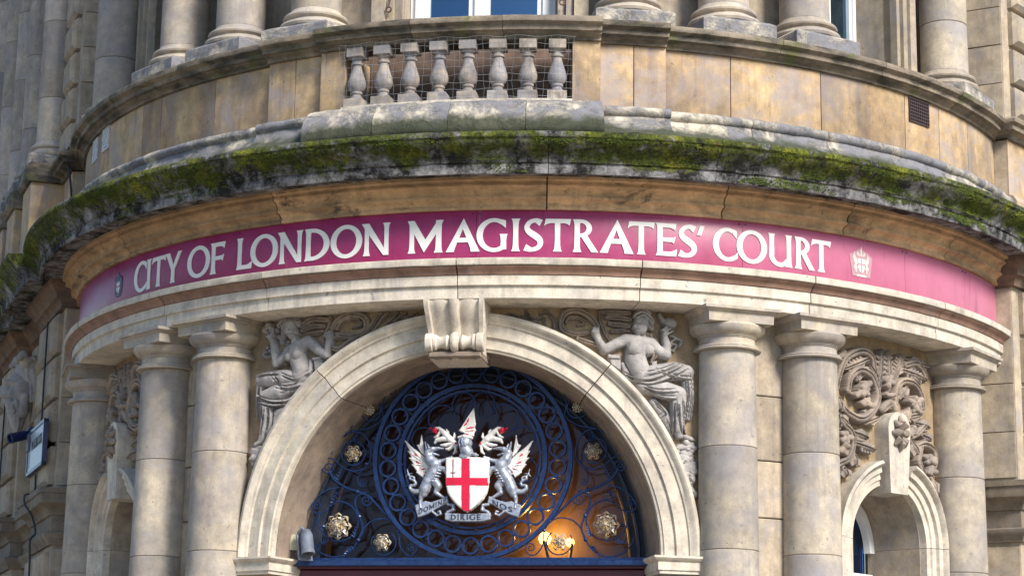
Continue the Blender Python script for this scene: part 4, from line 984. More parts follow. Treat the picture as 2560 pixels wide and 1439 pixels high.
# lobes inside the ring
for a in (20, 55, 88, 118, 147):
    pass
for s in (-1, 1):
    for pts, rad in TR_:
        q = [GC(x, y) for x, y in pts]; n_ = len(q)
        rr = [rad * (1 - .25 * (i / (n_ - 1))) for i in range(n_)]
        mesh_obj('scroll', *tube_vf([(s * u, GY - .004, v) for u, v in q], [r_ * .54 for r_ in rr], 6), M_IRON, GR)
    # collars on the scrolls
    for cx, cy, r_ in ((425, 745, 14), (365, 928, 20), (380, 1095, 16), (610, 1130, 14), (640, 1190, 13), (372, 1250, 18), (330, 526, 14), (140, 1160, 13)):
        u, v = GC(cx, cy); mesh_obj('collar', *tube_vf([(s * u - .012, GY - .004, v), (s * u, GY - .004, v), (s * u + .012, GY - .004, v)], [r_ * .0006, r_ * .00105, r_ * .0006], 8), M_IRON, GR)
    # ragged acanthus leaves along the stems
    for cx, cy, ang, ln in ((235, 850, -70, 85), (230, 935, 115, 95), (300, 545, -160, 70), (330, 500, -120, 80), (345, 1230, -75, 80), (330, 1295, 130, 80), (345, 560, 70, 45), (130, 1275, -30, 60)):
        lf = []
        for i in range(5):
            t = i / 4; a = R(ang) + (t - .5) * .5; bx, by = cx + ln * t * math.cos(R(ang)), cy + ln * t * math.sin(R(ang))
            for sg in (-1, 1):
                w = 22 * (1 - t) + 6; e = (bx + w * math.cos(a + sg * .9), by + w * math.sin(a + sg * .9))
                p0, p1 = GC(bx, by), GC(*e); lf.append(tube_vf([(s * p0[0], GY - .008, p0[1]), (s * p1[0], GY - .018, p1[1])], [.006, .002], 5))
        p0, p1 = GC(cx, cy), GC(cx + ln * math.cos(R(ang)), cy + ln * math.sin(R(ang)))
        lf.append(tube_vf([(s * p0[0], GY - .006, p0[1]), (s * p1[0], GY - .01, p1[1])], [.007, .003], 5))
        mesh_obj('leaf', *join_vf(lf), M_IRON, GR)
    # foils inside the inner ring
    for a, rad, cr in ((22, .085, .39), (52, .10, .37), (80, .085, .40), (-12, .085, .39), (-42, .09, .385)):
        c = (RC[0] + s * cr * math.cos(R(a)), RC[1] + cr * math.sin(R(a)))
        pts = [(c[0] + rad * math.cos(R(a if s > 0 else 180 - a) + t), GY + .006, c[1] + rad * math.sin(R(a if s > 0 else 180 - a) + t)) for t in np.linspace(-2.1, 2.1, 26)]
        mesh_obj('foil', *tube_vf(pts, .0055, 6), M_IRON, GR)
    for x0, z0, x1, z1 in ((.16, 4.16, .09, 4.31), (.30, 4.02, .24, 3.96), (.10, 4.31, .10, 4.33)):
        mesh_obj('rod', *tube_vf([(s * x0, GY - .01, z0), (s * x1, GY, z1)], .005, 6), M_IRDK, GR)
# outer hoop and base rail
q = [fan_pt(1.335, t, GY + .02) for t in np.linspace(0, math.pi, 70)]
mesh_obj('hoop', *tube_vf(q, .016, 6), M_IRDK, GR)
box('base_rail', -1.26, 1.26, GY - .02, GY + .02, 3.119, 3.140, M_IRON, GR)
def rosette(u, v, r, kind):
    prt = []
    if kind == 'bud':
        for (n_, rr, sz) in ((1, 0, .3), (6, .36, .24), (10, .72, .22)):
            for i in range(n_):
                a = 2 * math.pi * i / n_; prt.append(tube_vf([(rr * r * math.cos(a), .0, rr * r * math.sin(a)), (rr * r * math.cos(a), -r * (.75 - .45 * rr), rr * r * math.sin(a))], [sz * r, sz * r * .5], 8))
    else:
        n_ = 8 if kind == 'big' else 6
        for ly, (sc, ph, dy) in enumerate(((1.0, 0, .0), (.62, .5, -.25))):
            for i in range(n_):
                a = 2 * math.pi * (i + ph) / n_; ca, sa = math.cos(a), math.sin(a)
                out = [(.12, .0), (.30, .16), (.48, .15), (.50, .24), (.68, .20), (.72, .30), (.88, .17), (1.0, .0)]
                V = []; F = []
                full = out + [(x, -y) for x, y in out[-2:0:-1]]
                for (x, y) in full:
                    rr, tt = x * r * sc, y * r * sc * (1.25 if n_ == 6 else 1.0); V.append((rr * ca - tt * sa, r * (dy - .10 + .22 * x * x) + .0, rr * sa + tt * ca))
                c = len(V)
                for x in (.3, .6, .85): V.append((x * r * sc * ca, r * (dy - .26 + .2 * x * x), x * r * sc * sa))
                m_ = len(full)
                for j in range(m_):
                    x = (full[j][0] + full[(j + 1) % m_][0]) / 2; F.append((j, (j + 1) % m_, c + (0 if x < .4 else 1 if x < .72 else 2)))
                F += [(1, c, c + 1), (3, c + 1, c + 2)]
                prt.append((V, F))
        prt.append(tube_vf([(0, 0, 0), (0, -.42 * r, 0), (0, -.55 * r, 0)], [.2 * r, .17 * r, .05 * r], 10))
    ro = mesh_obj('rosette', *join_vf(prt), M_GOLD, GR, smooth=False, recalc=False, matrix=Matrix.Translation((u, GY - .03, v)))
for s in (-1, 1):
    for cx, cy, r_, kd in ((452, 390, .044, 'bud'), (342, 678, .066, 'mid'), (242, 1160, .100, 'big'), (535, 1268, .068, 'mid')):
        u, v = GC(cx, cy); rosette(s * u, v, r_, kd)

# ------------------------------------------------------------------ coat of arms fixed on the grille
AY = -3.30
CM = quadmap((.03932, 1.43963, .02738, -.02316, -.03075, -.00059), (3.8281, -.0139, -1.42515, .00021, .02318, .02997), 1187, 1145)
def AC(cx, cy):
    u, v = CM(980 + cx / 4.36, 1000 + cy / 4.36); return u - .028, v
KA = .00288 / 4.36
ARM = empty('coat_of_arms', (0, AY, 3.3))
tag(ARM, 'painted coat of arms, two silver dragons holding a white shield with red cross', 'coat of arms')
def amap(y0): return lambda u, v, h: (u, y0 - h, v)
def cc(pts, s=1, sc=1.0):   # chain of (x, y, r, d) in tracing units -> metres; s = -1 mirrors about the shield
    out = []
    for q in pts:
        u, v = AC(868 + s * (q[0] - 868), q[1]); out.append((u, v, q[2] * KA, q[3] * KA))
    return ('c', out)
def pp(pts, d, bev, s=1, base=0):
    return ('p', [AC(868 + s * (x - 868), y) for x, y in pts], d * KA, bev * KA, base * KA)
shield = [(635, 625), (700, 628), (868, 622), (1040, 628), (1103, 622), (1104, 800), (1098, 930), (1080, 1010), (1040, 1080), (980, 1145), (915, 1195), (868, 1222), (820, 1195), (755, 1145), (698, 1080), (655, 1010), (638, 930), (634, 800)]
def shield_h(u, v, h): 
    u0, v0 = AC(868, 850); return .03 - .35 * (u - u0) ** 2
sh_ob = relief('shield', [pp(shield, 16, 22)], amap(AY - .025), M_ENAM, ARM, .004, back=.5, fold=shield_h)
relief('cross', [pp([(812, 640), (905, 640), (905, 1205), (868, 1218), (812, 1190)], 3, 2, base=17), pp([(640, 848), (1100, 848), (1096, 935), (642, 935)], 3, 2, base=17)], amap(AY - .025), M_CRIM, sh_ob, .003, fold=shield_h)
relief('sword', [pp([(714, 655), (720, 640), (727, 655), (727, 850), (714, 850)], 3, 3, base=17), pp([(690, 790), (750, 790), (750, 802), (690, 802)], 4, 3, base=17)], amap(AY - .025), M_PURP, sh_ob, .0025, fold=shield_h)
def dragon(s):
    D = relief('dragon', [
        cc([(592, 522, 7, 20), (540, 518, 15, 22), (480, 528, 27, 24), (430, 560, 36, 20)], s), cc([(548, 592, 5, 18), (490, 578, 14, 20), (440, 580, 26, 18)], s),
        cc([(415, 530, 11, 24), (398, 450, 4, 20)], s), cc([(440, 510, 12, 28), (425, 470, 4, 24)], s),
        cc([(425, 580, 40, 12), (455, 640, 52, 14), (505, 695, 64, 18)], s), cc([(510, 695, 62, 16), (490, 780, 56, 14), (430, 870, 56, 12), (392, 960, 58, 10), (375, 1010, 44, 8)], s),
        cc([(555, 660, 24, 2), (615, 645, 17, 6), (690, 612, 12, 22)], s), cc([(690, 612, 9, 30), (705, 640, 6, 34)], s), cc([(690, 612, 9, 30), (680, 645, 6, 34)], s),
        cc([(500, 735, 34, 24), (610, 742, 24, 34), (648, 820, 15, 40), (660, 860, 13, 42)], s), cc([(660, 860, 9, 44), (640, 890, 5, 46)], s), cc([(660, 860, 9, 44), (668, 900, 5, 46)], s), cc([(660, 860, 9, 44), (692, 880, 5, 46)], s),
        cc([(380, 990, 46, 10), (352, 1055, 22, 16), (345, 1115, 14, 20), (352, 1165, 15, 22)], s), cc([(352, 1165, 9, 24), (385, 1175, 5, 24)], s), cc([(352, 1165, 9, 24), (335, 1190, 5, 24)], s),
        cc([(495, 870, 48, 2), (540, 925, 42, 6), (512, 1000, 23, 8), (590, 1048, 14, 10), (630, 1062, 9, 10)], s)], amap(AY), M_SILV, ARM, .003, back=.7)
    tl = spline([(350, 985, 32, 0), (285, 990, 25, 2), (238, 960, 18, 4), (240, 925, 15, 5), (280, 918, 13, 6), (293, 890, 12, 6), (262, 862, 11, 6), (232, 850, 11, 6), (240, 825, 10, 6), (275, 835, 9, 7), (280, 865, 8, 8)], 4)
    relief('tail', [cc([tuple(q) for q in tl], s), cc([(235, 835, 9, 4), (212, 795, 7, 4), (200, 745, 2, 4)], s), cc([(212, 800, 6, 4), (185, 825, 2, 4)], s), cc([(212, 800, 6, 4), (250, 790, 2, 4)], s)], amap(AY), M_SILV, D, .003, back=.7)
    # chest plates
    for i, (x, y) in enumerate(((545, 760), (530, 790), (512, 820), (495, 848), (480, 875))):
        relief('belly_plate', [cc([(x - 45, y + 18, 8, 52), (x + 10, y + 4, 13, 50), (x + 40, y + 6, 8, 34)], s)], amap(AY), M_SILV, D, .003)
    w1 = [(438, 705), (400, 640), (345, 590), (290, 540), (225, 490), (170, 430), (212, 440), (250, 500), (285, 540), (262, 520), (300, 470), (330, 462), (347, 420), (352, 370), (363, 440), (378, 520), (385, 590), (420, 640)]
    w2 = [(440, 715), (400, 628), (330, 565), (270, 520), (222, 480), (170, 430), (204, 500), (226, 545), (205, 545), (232, 590), (242, 616), (214, 616), (248, 655), (266, 692), (244, 690), (282, 735), (306, 768), (292, 775), (325, 802), (362, 826), (372, 800), (425, 798), (440, 760)]
    WG = relief('wing', [pp(w2, 8, 8, s), pp([(392, 600), (350, 560), (300, 480), (330, 468), (346, 420), (352, 370), (363, 440), (378, 520), (388, 590)], 8, 8, s)] +
           [cc([(432, 715, 12, 12), ((432 + x) / 2 - 10, (715 + y) / 2 - 12, 8, 12), (x, y, 4, 4)], s) for x, y in ((172, 432), (206, 546), (216, 617), (246, 690), (296, 772), (362, 824))] + [cc([(388, 590, 8, 12), (340, 480, 6, 10), (351, 372, 3, 4)], s)],
           amap(AY + .02), M_ENAM, D, .003, back=.6)
    for pl in ([(280, 570), (330, 600), (300, 605), (262, 590)], [(300, 640), (370, 660), (350, 690), (290, 670)], [(310, 672), (400, 690), (395, 712), (330, 705)], [(330, 720), (410, 728), (390, 750), (340, 745)], [(370, 765), (415, 768), (395, 785), (372, 785)]):
        relief('wing_colour', [pp(pl, 4, 6, s, 10)], amap(AY + .02), M_CRIM, WG, .003)
for s in (1, -1): dragon(s)
# helmet, crest and mantling
HM = relief('helmet', [cc([(840, 470, 78, 10)]), cc([(850, 540, 62, 16), (870, 570, 60, 12)]), pp([(778, 610), (800, 580), (880, 570), (960, 575), (990, 600), (960, 612), (900, 605), (880, 640), (835, 660), (795, 645)], 40, 30, 1, 18)], amap(AY - .035), M_SILV, ARM, .003, back=.6)
for i in range(6):
    x = 775 + 17 * i
    relief('visor_bar', [cc([(x + 6, 430, 5, 78), (x - 4, 470, 6, 88 - abs(i - 3) * 6), (x + 8, 512, 5, 78)])], amap(AY - .035), M_SILV if i % 2 else M_NAVY, HM, .0025)
relief('torse', [cc([(780, 412, 14, 40), (840, 400, 16, 60), (912, 412, 14, 40)])], amap(AY - .035), M_ENAM, HM, .003)
cw = [(772, 332), (800, 300), (850, 232), (895, 160), (935, 92), (942, 140), (946, 185), (957, 262), (944, 295), (957, 330), (942, 350), (932, 392), (832, 392), (838, 345), (800, 338)]
CW = relief('crest_wing', [pp(cw, 10, 10)] + [cc([(790, 330, 8, 10), ((790 + x) / 2, (330 + y) / 2, 8, 12), (x, y, 4, 6)]) for x, y in ((935, 95), (955, 262), (955, 328), (935, 388))], amap(AY - .03), M_ENAM, ARM, .003, back=.6)
for pl in ([(862, 210), (885, 190), (888, 230), (866, 255)], [(838, 300), (945, 290), (945, 305), (845, 318)], [(835, 325), (940, 325), (938, 338), (842, 342)], [(848, 352), (885, 350), (885, 385), (850, 385)], [(822, 270), (870, 235), (866, 262), (828, 290)]):
    relief('wing_colour', [pp(pl, 4, 5, 1, 12)], amap(AY - .03), M_CRIM, CW, .003)
for s in (1, -1):
    lv = [cc([(745, 480, 12, 10), (665, 415, 34, 14), (600, 345, 26, 16), (545, 295, 15, 14), (500, 300, 14, 14)], s), cc([(665, 415, 20, 12), (590, 410, 26, 14), (520, 425, 20, 14), (500, 455, 10, 12)], s), cc([(640, 400, 16, 12), (640, 340, 14, 12), (625, 310, 5, 10)], s),
          cc([(680, 440, 16, 10), (715, 390, 14, 12), (712, 350, 5, 10)], s), cc([(690, 460, 18, 10), (610, 480, 18, 12), (565, 480, 8, 10)], s), cc([(710, 480, 18, 8), (650, 525, 16, 10), (620, 520, 7, 10)], s), cc([(730, 490, 16, 8), (725, 550, 14, 10), (700, 575, 6, 8)], s), cc([(560, 330, 14, 12), (525, 385, 14, 12), (492, 395, 6, 10)], s)]
    MT = relief('mantling', lv, amap(AY + .01), M_ENAM, ARM, .003, back=.6, k=.002)
    relief('mantling_tip', [cc([(500, 318, 30, 12)], s), cc([(455, 300, 9, 10), (440, 290, 4, 8)], s), cc([(735, 465, 14, 22)], s), cc([(515, 345, 12, 20)], s)], amap(AY + .008), M_CRIM, MT, .003, back=.6)
# motto scroll
SCR = relief('scroll', [pp([(622, 1228), (700, 1236), (868, 1240), (1040, 1236), (1124, 1228), (1122, 1300), (1040, 1322), (868, 1326), (700, 1322), (626, 1302)], 14, 10)], amap(AY - .04), M_SILV, ARM, .003, back=.4)
for s in (1, -1):
    relief('scroll_end', [pp([(640, 1042), (560, 1078), (460, 1108), (400, 1095), (350, 1112), (290, 1140), (300, 1200), (320, 1272), (420, 1238), (520, 1180), (590, 1138), (655, 1112)], 10, 8, s), cc([(650, 1130, 14, 8), (705, 1140, 16, 12), (712, 1190, 18, 16), (650, 1215, 16, 20), (630, 1250, 14, 22)], s), cc([(480, 1210, 10, 4), (530, 1250, 12, 6), (570, 1235, 11, 8), (560, 1205, 9, 10), (540, 1210, 7, 10)], s)], amap(AY - .01), M_SILV, SCR, .003, back=.4)
def text_on(word, x0, x1, y0, y1, skew, parent, depth, yy, curve=0):
    wd = {'I': .3, 'D': .8, 'R': .75, 'G': .9, 'E': .62, 'O': .95, 'M': 1.05, 'N': .9, 'S': .62}
    tot = sum(wd[c] + .16 for c in word); u0, v0 = AC(x0, y1); u1, _ = AC(x1, y1); _, vt = AC(x0, y0); H = vt - v0; k = (u1 - u0) / (tot * H); x = 0
    for c in word:
        def mf(a, b, d, x=x): return (u0 + (x * H + a) * k, yy - d, v0 + b + skew * (x * H + a) * k)
        glyph_mesh('scroll_letter', c, wd[c], H, mf, M_INK, parent, .003); x += wd[c] + .16
text_on('DIRIGE', 690, 1030, 1246, 1306, 0, SCR, .003, AY - .04 - 13.5 * KA)
text_on('DOMINE', 330, 640, 1190, 1242, .42, SCR, .003, AY - .01 - 9.5 * KA)
text_on('NOS', 1130, 1370, 1080, 1135, -.38, SCR, .003, AY - .01 - 9.5 * KA)

# lamp burning in the lobby, seen through the glass
LP = empty('lobby_lamp', (.42, -2.55, 3.2))
tag(LP, 'glowing warm lobby lamp seen through fanlight glass, lower right of the ring', 'lamp')
lathe('lamp_bulb', [(.0, 0), (.035, .015), (.05, .05), (.035, .085), (.012, .10), (.0, .1)], 16, M_BULB, LP, matrix=Matrix.Translation((.42, -2.50, 3.30)), closed=False)
lathe('lamp_bulb', [(.0, 0), (.025, .012), (.035, .035), (.025, .06), (.0, .07)], 16, M_BULB, LP, matrix=Matrix.Translation((.60, -2.46, 3.29)), closed=False)
mesh_obj('lamp_arm', *tube_vf([(.42, -2.55, 3.33), (.45, -2.5, 3.2), (.52, -2.4, 3.12), (.60, -2.46, 3.2), (.62, -2.5, 3.31)], .012, 8), M_GOLD, LP)
pl_ = bpy.data.lights.new('lamp_light', 'POINT'); pl_.energy = 9; pl_.color = (1, .58, .10); pl_.shadow_soft_size = .05
plo = bpy.data.objects.new('lamp_light', pl_); plo.location = (.46, -2.42, 3.36); link(plo, LP)
scr = box('panelled_screen', -1.55, 1.55, -2.28, -2.22, 2.6, 4.9, M_ROOM, BLD)
# ------------------------------------------------------------------ seated figures carved in the spandrels
LM = quadmap((-.88143, 1.61275, .05499, -.26802, -.053, -.00138), (4.20209, -.09039, -1.43385, .07287, .06964, .03274), 850, 1000)
RM = quadmap((.97828, 1.40129, .00825, .05199, -.02921, -.00014), (4.18004, .04355, -1.4017, .04642, -.01428, .02951), 1500, 1000)
def wmap(u, v, h): return P(RF + h, U2A(u * RW / 3.74), v)
KS = .00290 / 2.878
def figure(M_, ox, oy, parts, root, order):
    def T(x, y): return M_(ox + x / 2.878, oy + y / 2.878)
    def ch(pts, flat=1.0, sm=0):
        if sm: pts = [tuple(q) for q in spline(pts, sm)]
        o = []
        for q in pts:
            u, v = T(q[0], q[1]); o.append((u, v, q[2] * KS, (q[3] if len(q) > 3 else 0) * KS))
        return ('c', o, flat)
    def pg(pts, d, bev, base=0): return ('p', [T(x, y) for x, y in pts], d * KS, bev * KS, base * KS)
    def gr(pts, r=6, d=12, sm=4, off=(0, 0)):
        if sm: pts = [tuple(q) for q in spline([(q[0] + off[0], q[1] + off[1]) for q in pts], sm)]
        return ('g', [(*T(q[0], q[1]), r * KS, d * KS * (.4 if i in (0, len(pts) - 1) else 1)) for i, q in enumerate(pts)])
    ch.gr = gr
    body = None
    for nm, fn, kw in parts:
        prims = fn(ch, pg)
        o = relief(nm, prims, wmap, kw.get('m', M_CAR), root, kw.get('cell', .0042), kw.get('k', .010), fold=kw.get('fold'), rough=kw.get('rough', .0012))
FIGL = empty('relief_figure', (-1.1, -3.6, 3.5))
tag(FIGL, 'carved stone relief of a seated draped woman raising roses, left of the entrance arch', 'sculpture', 'spandrel figures')
def l_body(ch, pg):
    return [ch([(372, 215, 44, 52), (374, 250, 46, 54), (385, 285, 30, 52)]), ch([(404, 248, 7, 100), (411, 270, 10, 104)]), ch([(392, 243, 8, 94)]), ch([(395, 292, 14, 70)]), ch.gr([(378, 250), (398, 252)], 8, 26, 0), ch.gr([(414, 250), (424, 253)], 7, 24, 0), ch.gr([(388, 283), (408, 287)], 5, 16, 0), ch.gr([(350, 270), (362, 310), (380, 320)], 8, 12), ch.gr([(345, 470), (372, 476), (395, 466)], 5, 9), ch.gr([(408, 458), (435, 462), (462, 448)], 5, 9), ch.gr([(470, 400), (500, 375), (530, 400)], 5, 10), ch.gr([(427, 560), (433, 566)], 6, 8, 0),      # head, nose, brow, chin
            ch([(385, 300, 28, 30), (402, 345, 34, 26)]), ch([(350, 395, 42, 22), (420, 370, 55, 26), (488, 325, 44, 22)]),                                             # neck, shoulders
            ch([(410, 400, 72, 24), (425, 470, 66, 28), (440, 520, 62, 30), (425, 570, 62, 28)]), ch([(434, 422, 40, 70)]), ch([(366, 442, 34, 62)]), ch([(432, 432, 6, 96)]), ch([(366, 450, 5, 82)]),
            ch([(488, 325, 42, 28), (560, 385, 36, 34), (622, 425, 30, 40)]), ch([(622, 425, 28, 40), (640, 360, 24, 44), (648, 300, 24, 50)]),                        # arm to the cloth
            ch([(648, 300, 22, 56), (640, 265, 10, 60)]), ch([(660, 290, 9, 66), (655, 255, 7, 62)]), ch([(628, 295, 9, 62), (622, 268, 7, 58)]),
            ch([(348, 400, 36, 26), (300, 462, 32, 36), (265, 490, 29, 42)]), ch([(265, 490, 28, 42), (252, 400, 25, 44), (240, 325, 19, 46)]),                         # arm with the roses
            ch([(240, 325, 18, 48), (225, 295, 20, 54)]), ch([(215, 300, 7, 66), (196, 285, 6, 64)]), ch([(222, 285, 7, 66), (205, 268, 6, 66)]), ch([(240, 290, 7, 64), (246, 268, 6, 62)]),
            ]                                                                                       # foot
def l_foot(ch, pg): return [ch([(135, 1050, 16, 36), (112, 1068, 15, 40), (85, 1078, 10, 34)])]
def l_drape(ch, pg):
    p = [ch([(430, 585, 58, 26), (330, 590, 62, 36), (215, 600, 62, 40), (165, 610, 52, 40)]), ch([(420, 640, 52, 22), (300, 690, 66, 40), (200, 730, 56, 48)]), ch([(160, 610, 46, 38), (150, 720, 40, 30), (140, 870, 26, 14)]),
         ch([(200, 735, 54, 46), (200, 850, 48, 40), (180, 960, 36, 32), (140, 1040, 22, 28)]), ch([(330, 780, 40, 10), (260, 850, 40, 14), (220, 970, 30, 12)]), ch([(505, 470, 16, 24), (500, 530, 18, 26), (470, 590, 24, 26)])]
    for q in ([(330, 570, 9, 92), (420, 600, 9, 80), (500, 545, 9, 50)], [(270, 600, 9, 94), (330, 660, 9, 90), (430, 650, 9, 62)], [(285, 655, 8, 98), (370, 670, 8, 80), (440, 640, 8, 60)], [(150, 720, 9, 92), (250, 760, 10, 96), (350, 750, 9, 62), (390, 710, 8, 46)],
              [(165, 770, 8, 92), (260, 790, 9, 90), (340, 775, 8, 60)], [(150, 640, 8, 82), (130, 760, 8, 62), (120, 880, 7, 34)], [(175, 660, 7, 84), (160, 790, 7, 70), (150, 900, 7, 40)], [(215, 790, 8, 88), (200, 900, 8, 76), (165, 1010, 7, 54)], [(240, 800, 8, 80), (230, 900, 8, 66), (195, 1000, 7, 46)],
              [(180, 790, 7, 88), (175, 890, 7, 74), (150, 990, 7, 54)], [(300, 560, 8, 96), (210, 565, 8, 98), (150, 580, 8, 86)], [(270, 570, 6, 100), (300, 600, 6, 98), (290, 620, 5, 96)], [(330, 720, 7, 70), (400, 690, 7, 48)]):
        p.append(ch([(a, b, c * .8, d - 6) for a, b, c, d in q], 1.0, 4)); p.append(ch.gr([(a, b) for a, b, c, d in q], 8, 26, 4, (8, 13))); p.append(ch.gr([(a, b) for a, b, c, d in q], 6, 16, 4, (-7, -13)))
    return p
def l_scarf(ch, pg):
    p = []
    for q in ([(300, 470, 20, 30), (330, 400, 22, 36), (350, 330, 16, 36)], [(330, 490, 14, 30), (345, 420, 14, 40), (365, 350, 10, 36)], [(440, 210, 22, 20), (520, 165, 26, 26), (620, 170, 18, 24)], [(440, 245, 18, 20), (520, 215, 22, 26), (600, 215, 14, 22)], [(470, 270, 14, 18), (540, 265, 20, 24), (590, 250, 12, 20)], [(640, 145, 12, 16), (640, 215, 14, 30), (600, 300, 12, 28), (605, 370, 12, 30)],
              [(660, 235, 18, 24), (700, 175, 22, 30), (790, 130, 24, 32), (880, 145, 24, 32), (905, 200, 22, 30), (880, 255, 20, 26), (790, 285, 18, 24), (690, 270, 16, 22)], [(690, 235, 12, 24), (740, 180, 13, 30), (830, 165, 13, 30), (860, 205, 12, 28), (800, 225, 10, 24)], [(670, 300, 16, 24), (760, 290, 18, 28), (850, 270, 18, 26), (900, 240, 14, 22)],
              [(620, 350, 16, 30), (700, 380, 20, 30), (780, 330, 22, 28), (860, 275, 16, 22)], [(910, 250, 12, 18), (960, 170, 16, 22), (1000, 120, 14, 18)], [(960, 230, 10, 14), (1010, 165, 14, 18), (1050, 120, 14, 16)], [(1030, 190, 10, 12), (1080, 170, 14, 18), (1120, 115, 12, 14)], [(1090, 190, 9, 10), (1130, 155, 12, 16), (1180, 120, 12, 14)], [(1150, 150, 9, 10), (1210, 145, 14, 14), (1260, 120, 10, 10)], [(1220, 165, 8, 8), (1280, 135, 12, 12), (1330, 125, 9, 8)]):
        p.append(ch(q, .9, 5)); p.append(ch.gr([(a, b) for a, b, c, d in q], 4, 14, 5, (3, 4)))
    return p
def l_hair(ch, pg):
    p = [ch([(330, 220, 34, 36), (320, 270, 30, 30), (300, 320, 22, 22)]), ch([(350, 185, 30, 46), (400, 190, 24, 44), (425, 215, 14, 36)])]
    for x, y, r in ((285, 210, 20), (320, 160, 22), (365, 150, 22), (405, 160, 20), (430, 190, 16), (272, 250, 20), (285, 295, 18), (310, 335, 16), (300, 185, 18), (345, 172, 16), (385, 175, 15)):
        p += [ch([(x + r * .62 * math.cos(t), y + r * .62 * math.sin(t), r * .40, 40) for t in np.linspace(.4, 5.6, 8)]), ch([(x, y, r * .3, 38)])]
    return p
def curls(ch, lst):
    p = []
    for x, y, r in lst: p += [ch([(x + r * .62 * math.cos(t), y + r * .62 * math.sin(t), r * .40, 40) for t in np.linspace(.4, 5.6, 8)]), ch([(x, y, r * .3, 38)])]
    return p
def l_rose(ch, pg): return curls(ch, ((205, 215, 26), (180, 250, 22), (232, 245, 22), (215, 265, 18), (185, 225, 16)))
def l_spray(ch, pg): return curls(ch, ((200, 370, 16), (180, 400, 16), (215, 395, 14), (190, 435, 15), (215, 430, 13), (170, 425, 12)))
def l_rock(ch, pg):
    rnd = random.Random(3); p = []
    for i in range(46):
        t = i / 45; y = 1080 + 330 * t; xr = 190 - 90 * t
        p.append(ch([(75 + rnd.random() * (xr - 75), y, 14 + 16 * rnd.random(), 10 + 18 * rnd.random()), (75 + rnd.random() * (xr - 75), y + 10, 10 + 8 * rnd.random(), 12)]))
    return p
def l_tower(ch, pg):
    return [pg([(528, 452), (594, 440), (598, 520), (540, 545)], 40, 4), pg([(524, 440), (598, 430), (598, 456), (526, 464)], 50, 4)]
figure(LM, 600, 740, [('rock', l_rock, {'k': .003}), ('scarf', l_scarf, {'k': .004, 'm': M_FOL}), ('drapery', l_drape, {'k': .004, 'cell': .0036}), ('figure', l_body, {'k': .012, 'cell': .0045}), ('hair', l_hair, {'k': .002, 'cell': .0045}), ('tower_block', l_tower, {}), ('foot', l_foot, {}), ('rose_bunch', l_rose, {'k': .002, 'cell': .0045}), ('flower_spray', l_spray, {'k': .002, 'cell': .0045})], FIGL, None)
FIGR = empty('relief_figure', (1.2, -3.6, 3.5))
tag(FIGR, 'carved stone relief of a seated draped woman lifting a horn, right of the entrance arch', 'sculpture', 'spandrel figures')
def r_body(ch, pg):
    return [ch([(1012, 195, 50, 54), (1005, 235, 48, 56), (995, 262, 28, 52)]), ch([(966, 205, 7, 92), (958, 230, 10, 92)]), ch([(975, 190, 8, 92)]), ch([(985, 262, 13, 68)]), ch.gr([(972, 208), (994, 212)], 8, 28, 0), ch.gr([(962, 247), (988, 250)], 5, 18, 0), ch.gr([(1000, 278), (1020, 290), (1045, 280)], 8, 14), ch.gr([(920, 425), (952, 432), (985, 422)], 5, 10), ch.gr([(1035, 432), (1060, 434), (1085, 424)], 5, 10), ch.gr([(925, 350), (905, 380), (880, 400)], 6, 12), ch.gr([(1000, 545), (1006, 551)], 6, 8, 0),
            ch([(1020, 265, 32, 30), (1018, 315, 38, 26)]), ch([(905, 315, 46, 24), (990, 335, 58, 26), (1085, 340, 46, 22)]),
            ch([(980, 390, 80, 24), (975, 460, 76, 28), (1000, 520, 72, 30), (1010, 560, 66, 26)]), ch([(950, 390, 44, 68)]), ch([(1060, 396, 40, 60)]), ch([(940, 398, 6, 96)]), ch([(1064, 404, 6, 82)]),
            ch([(905, 315, 44, 28), (830, 345, 38, 36), (755, 385, 34, 42)]), ch([(755, 385, 30, 42), (715, 330, 26, 46), (690, 275, 26, 50)]), ch([(690, 262, 24, 56), (678, 235, 16, 56)]), ch([(665, 262, 10, 68), (672, 235, 9, 68)]), ch([(700, 235, 9, 68), (706, 265, 9, 68)]),
            ch([(1088, 340, 42, 26), (1145, 400, 38, 34), (1195, 425, 36, 40)]), ch([(1195, 425, 34, 40), (1195, 350, 30, 44), (1180, 290, 22, 48)]), ch([(1180, 275, 22, 52), (1190, 240, 20, 56)]), ch([(1160, 250, 9, 68), (1190, 228, 9, 70)]), ch([(1175, 268, 9, 68), (1215, 240, 9, 70)]), ch([(1195, 280, 9, 64), (1232, 256, 8, 66)]),
            ]
def r_foot(ch, pg): return [ch([(1330, 1010, 18, 34), (1375, 1028, 17, 38), (1400, 1036, 10, 32)])]
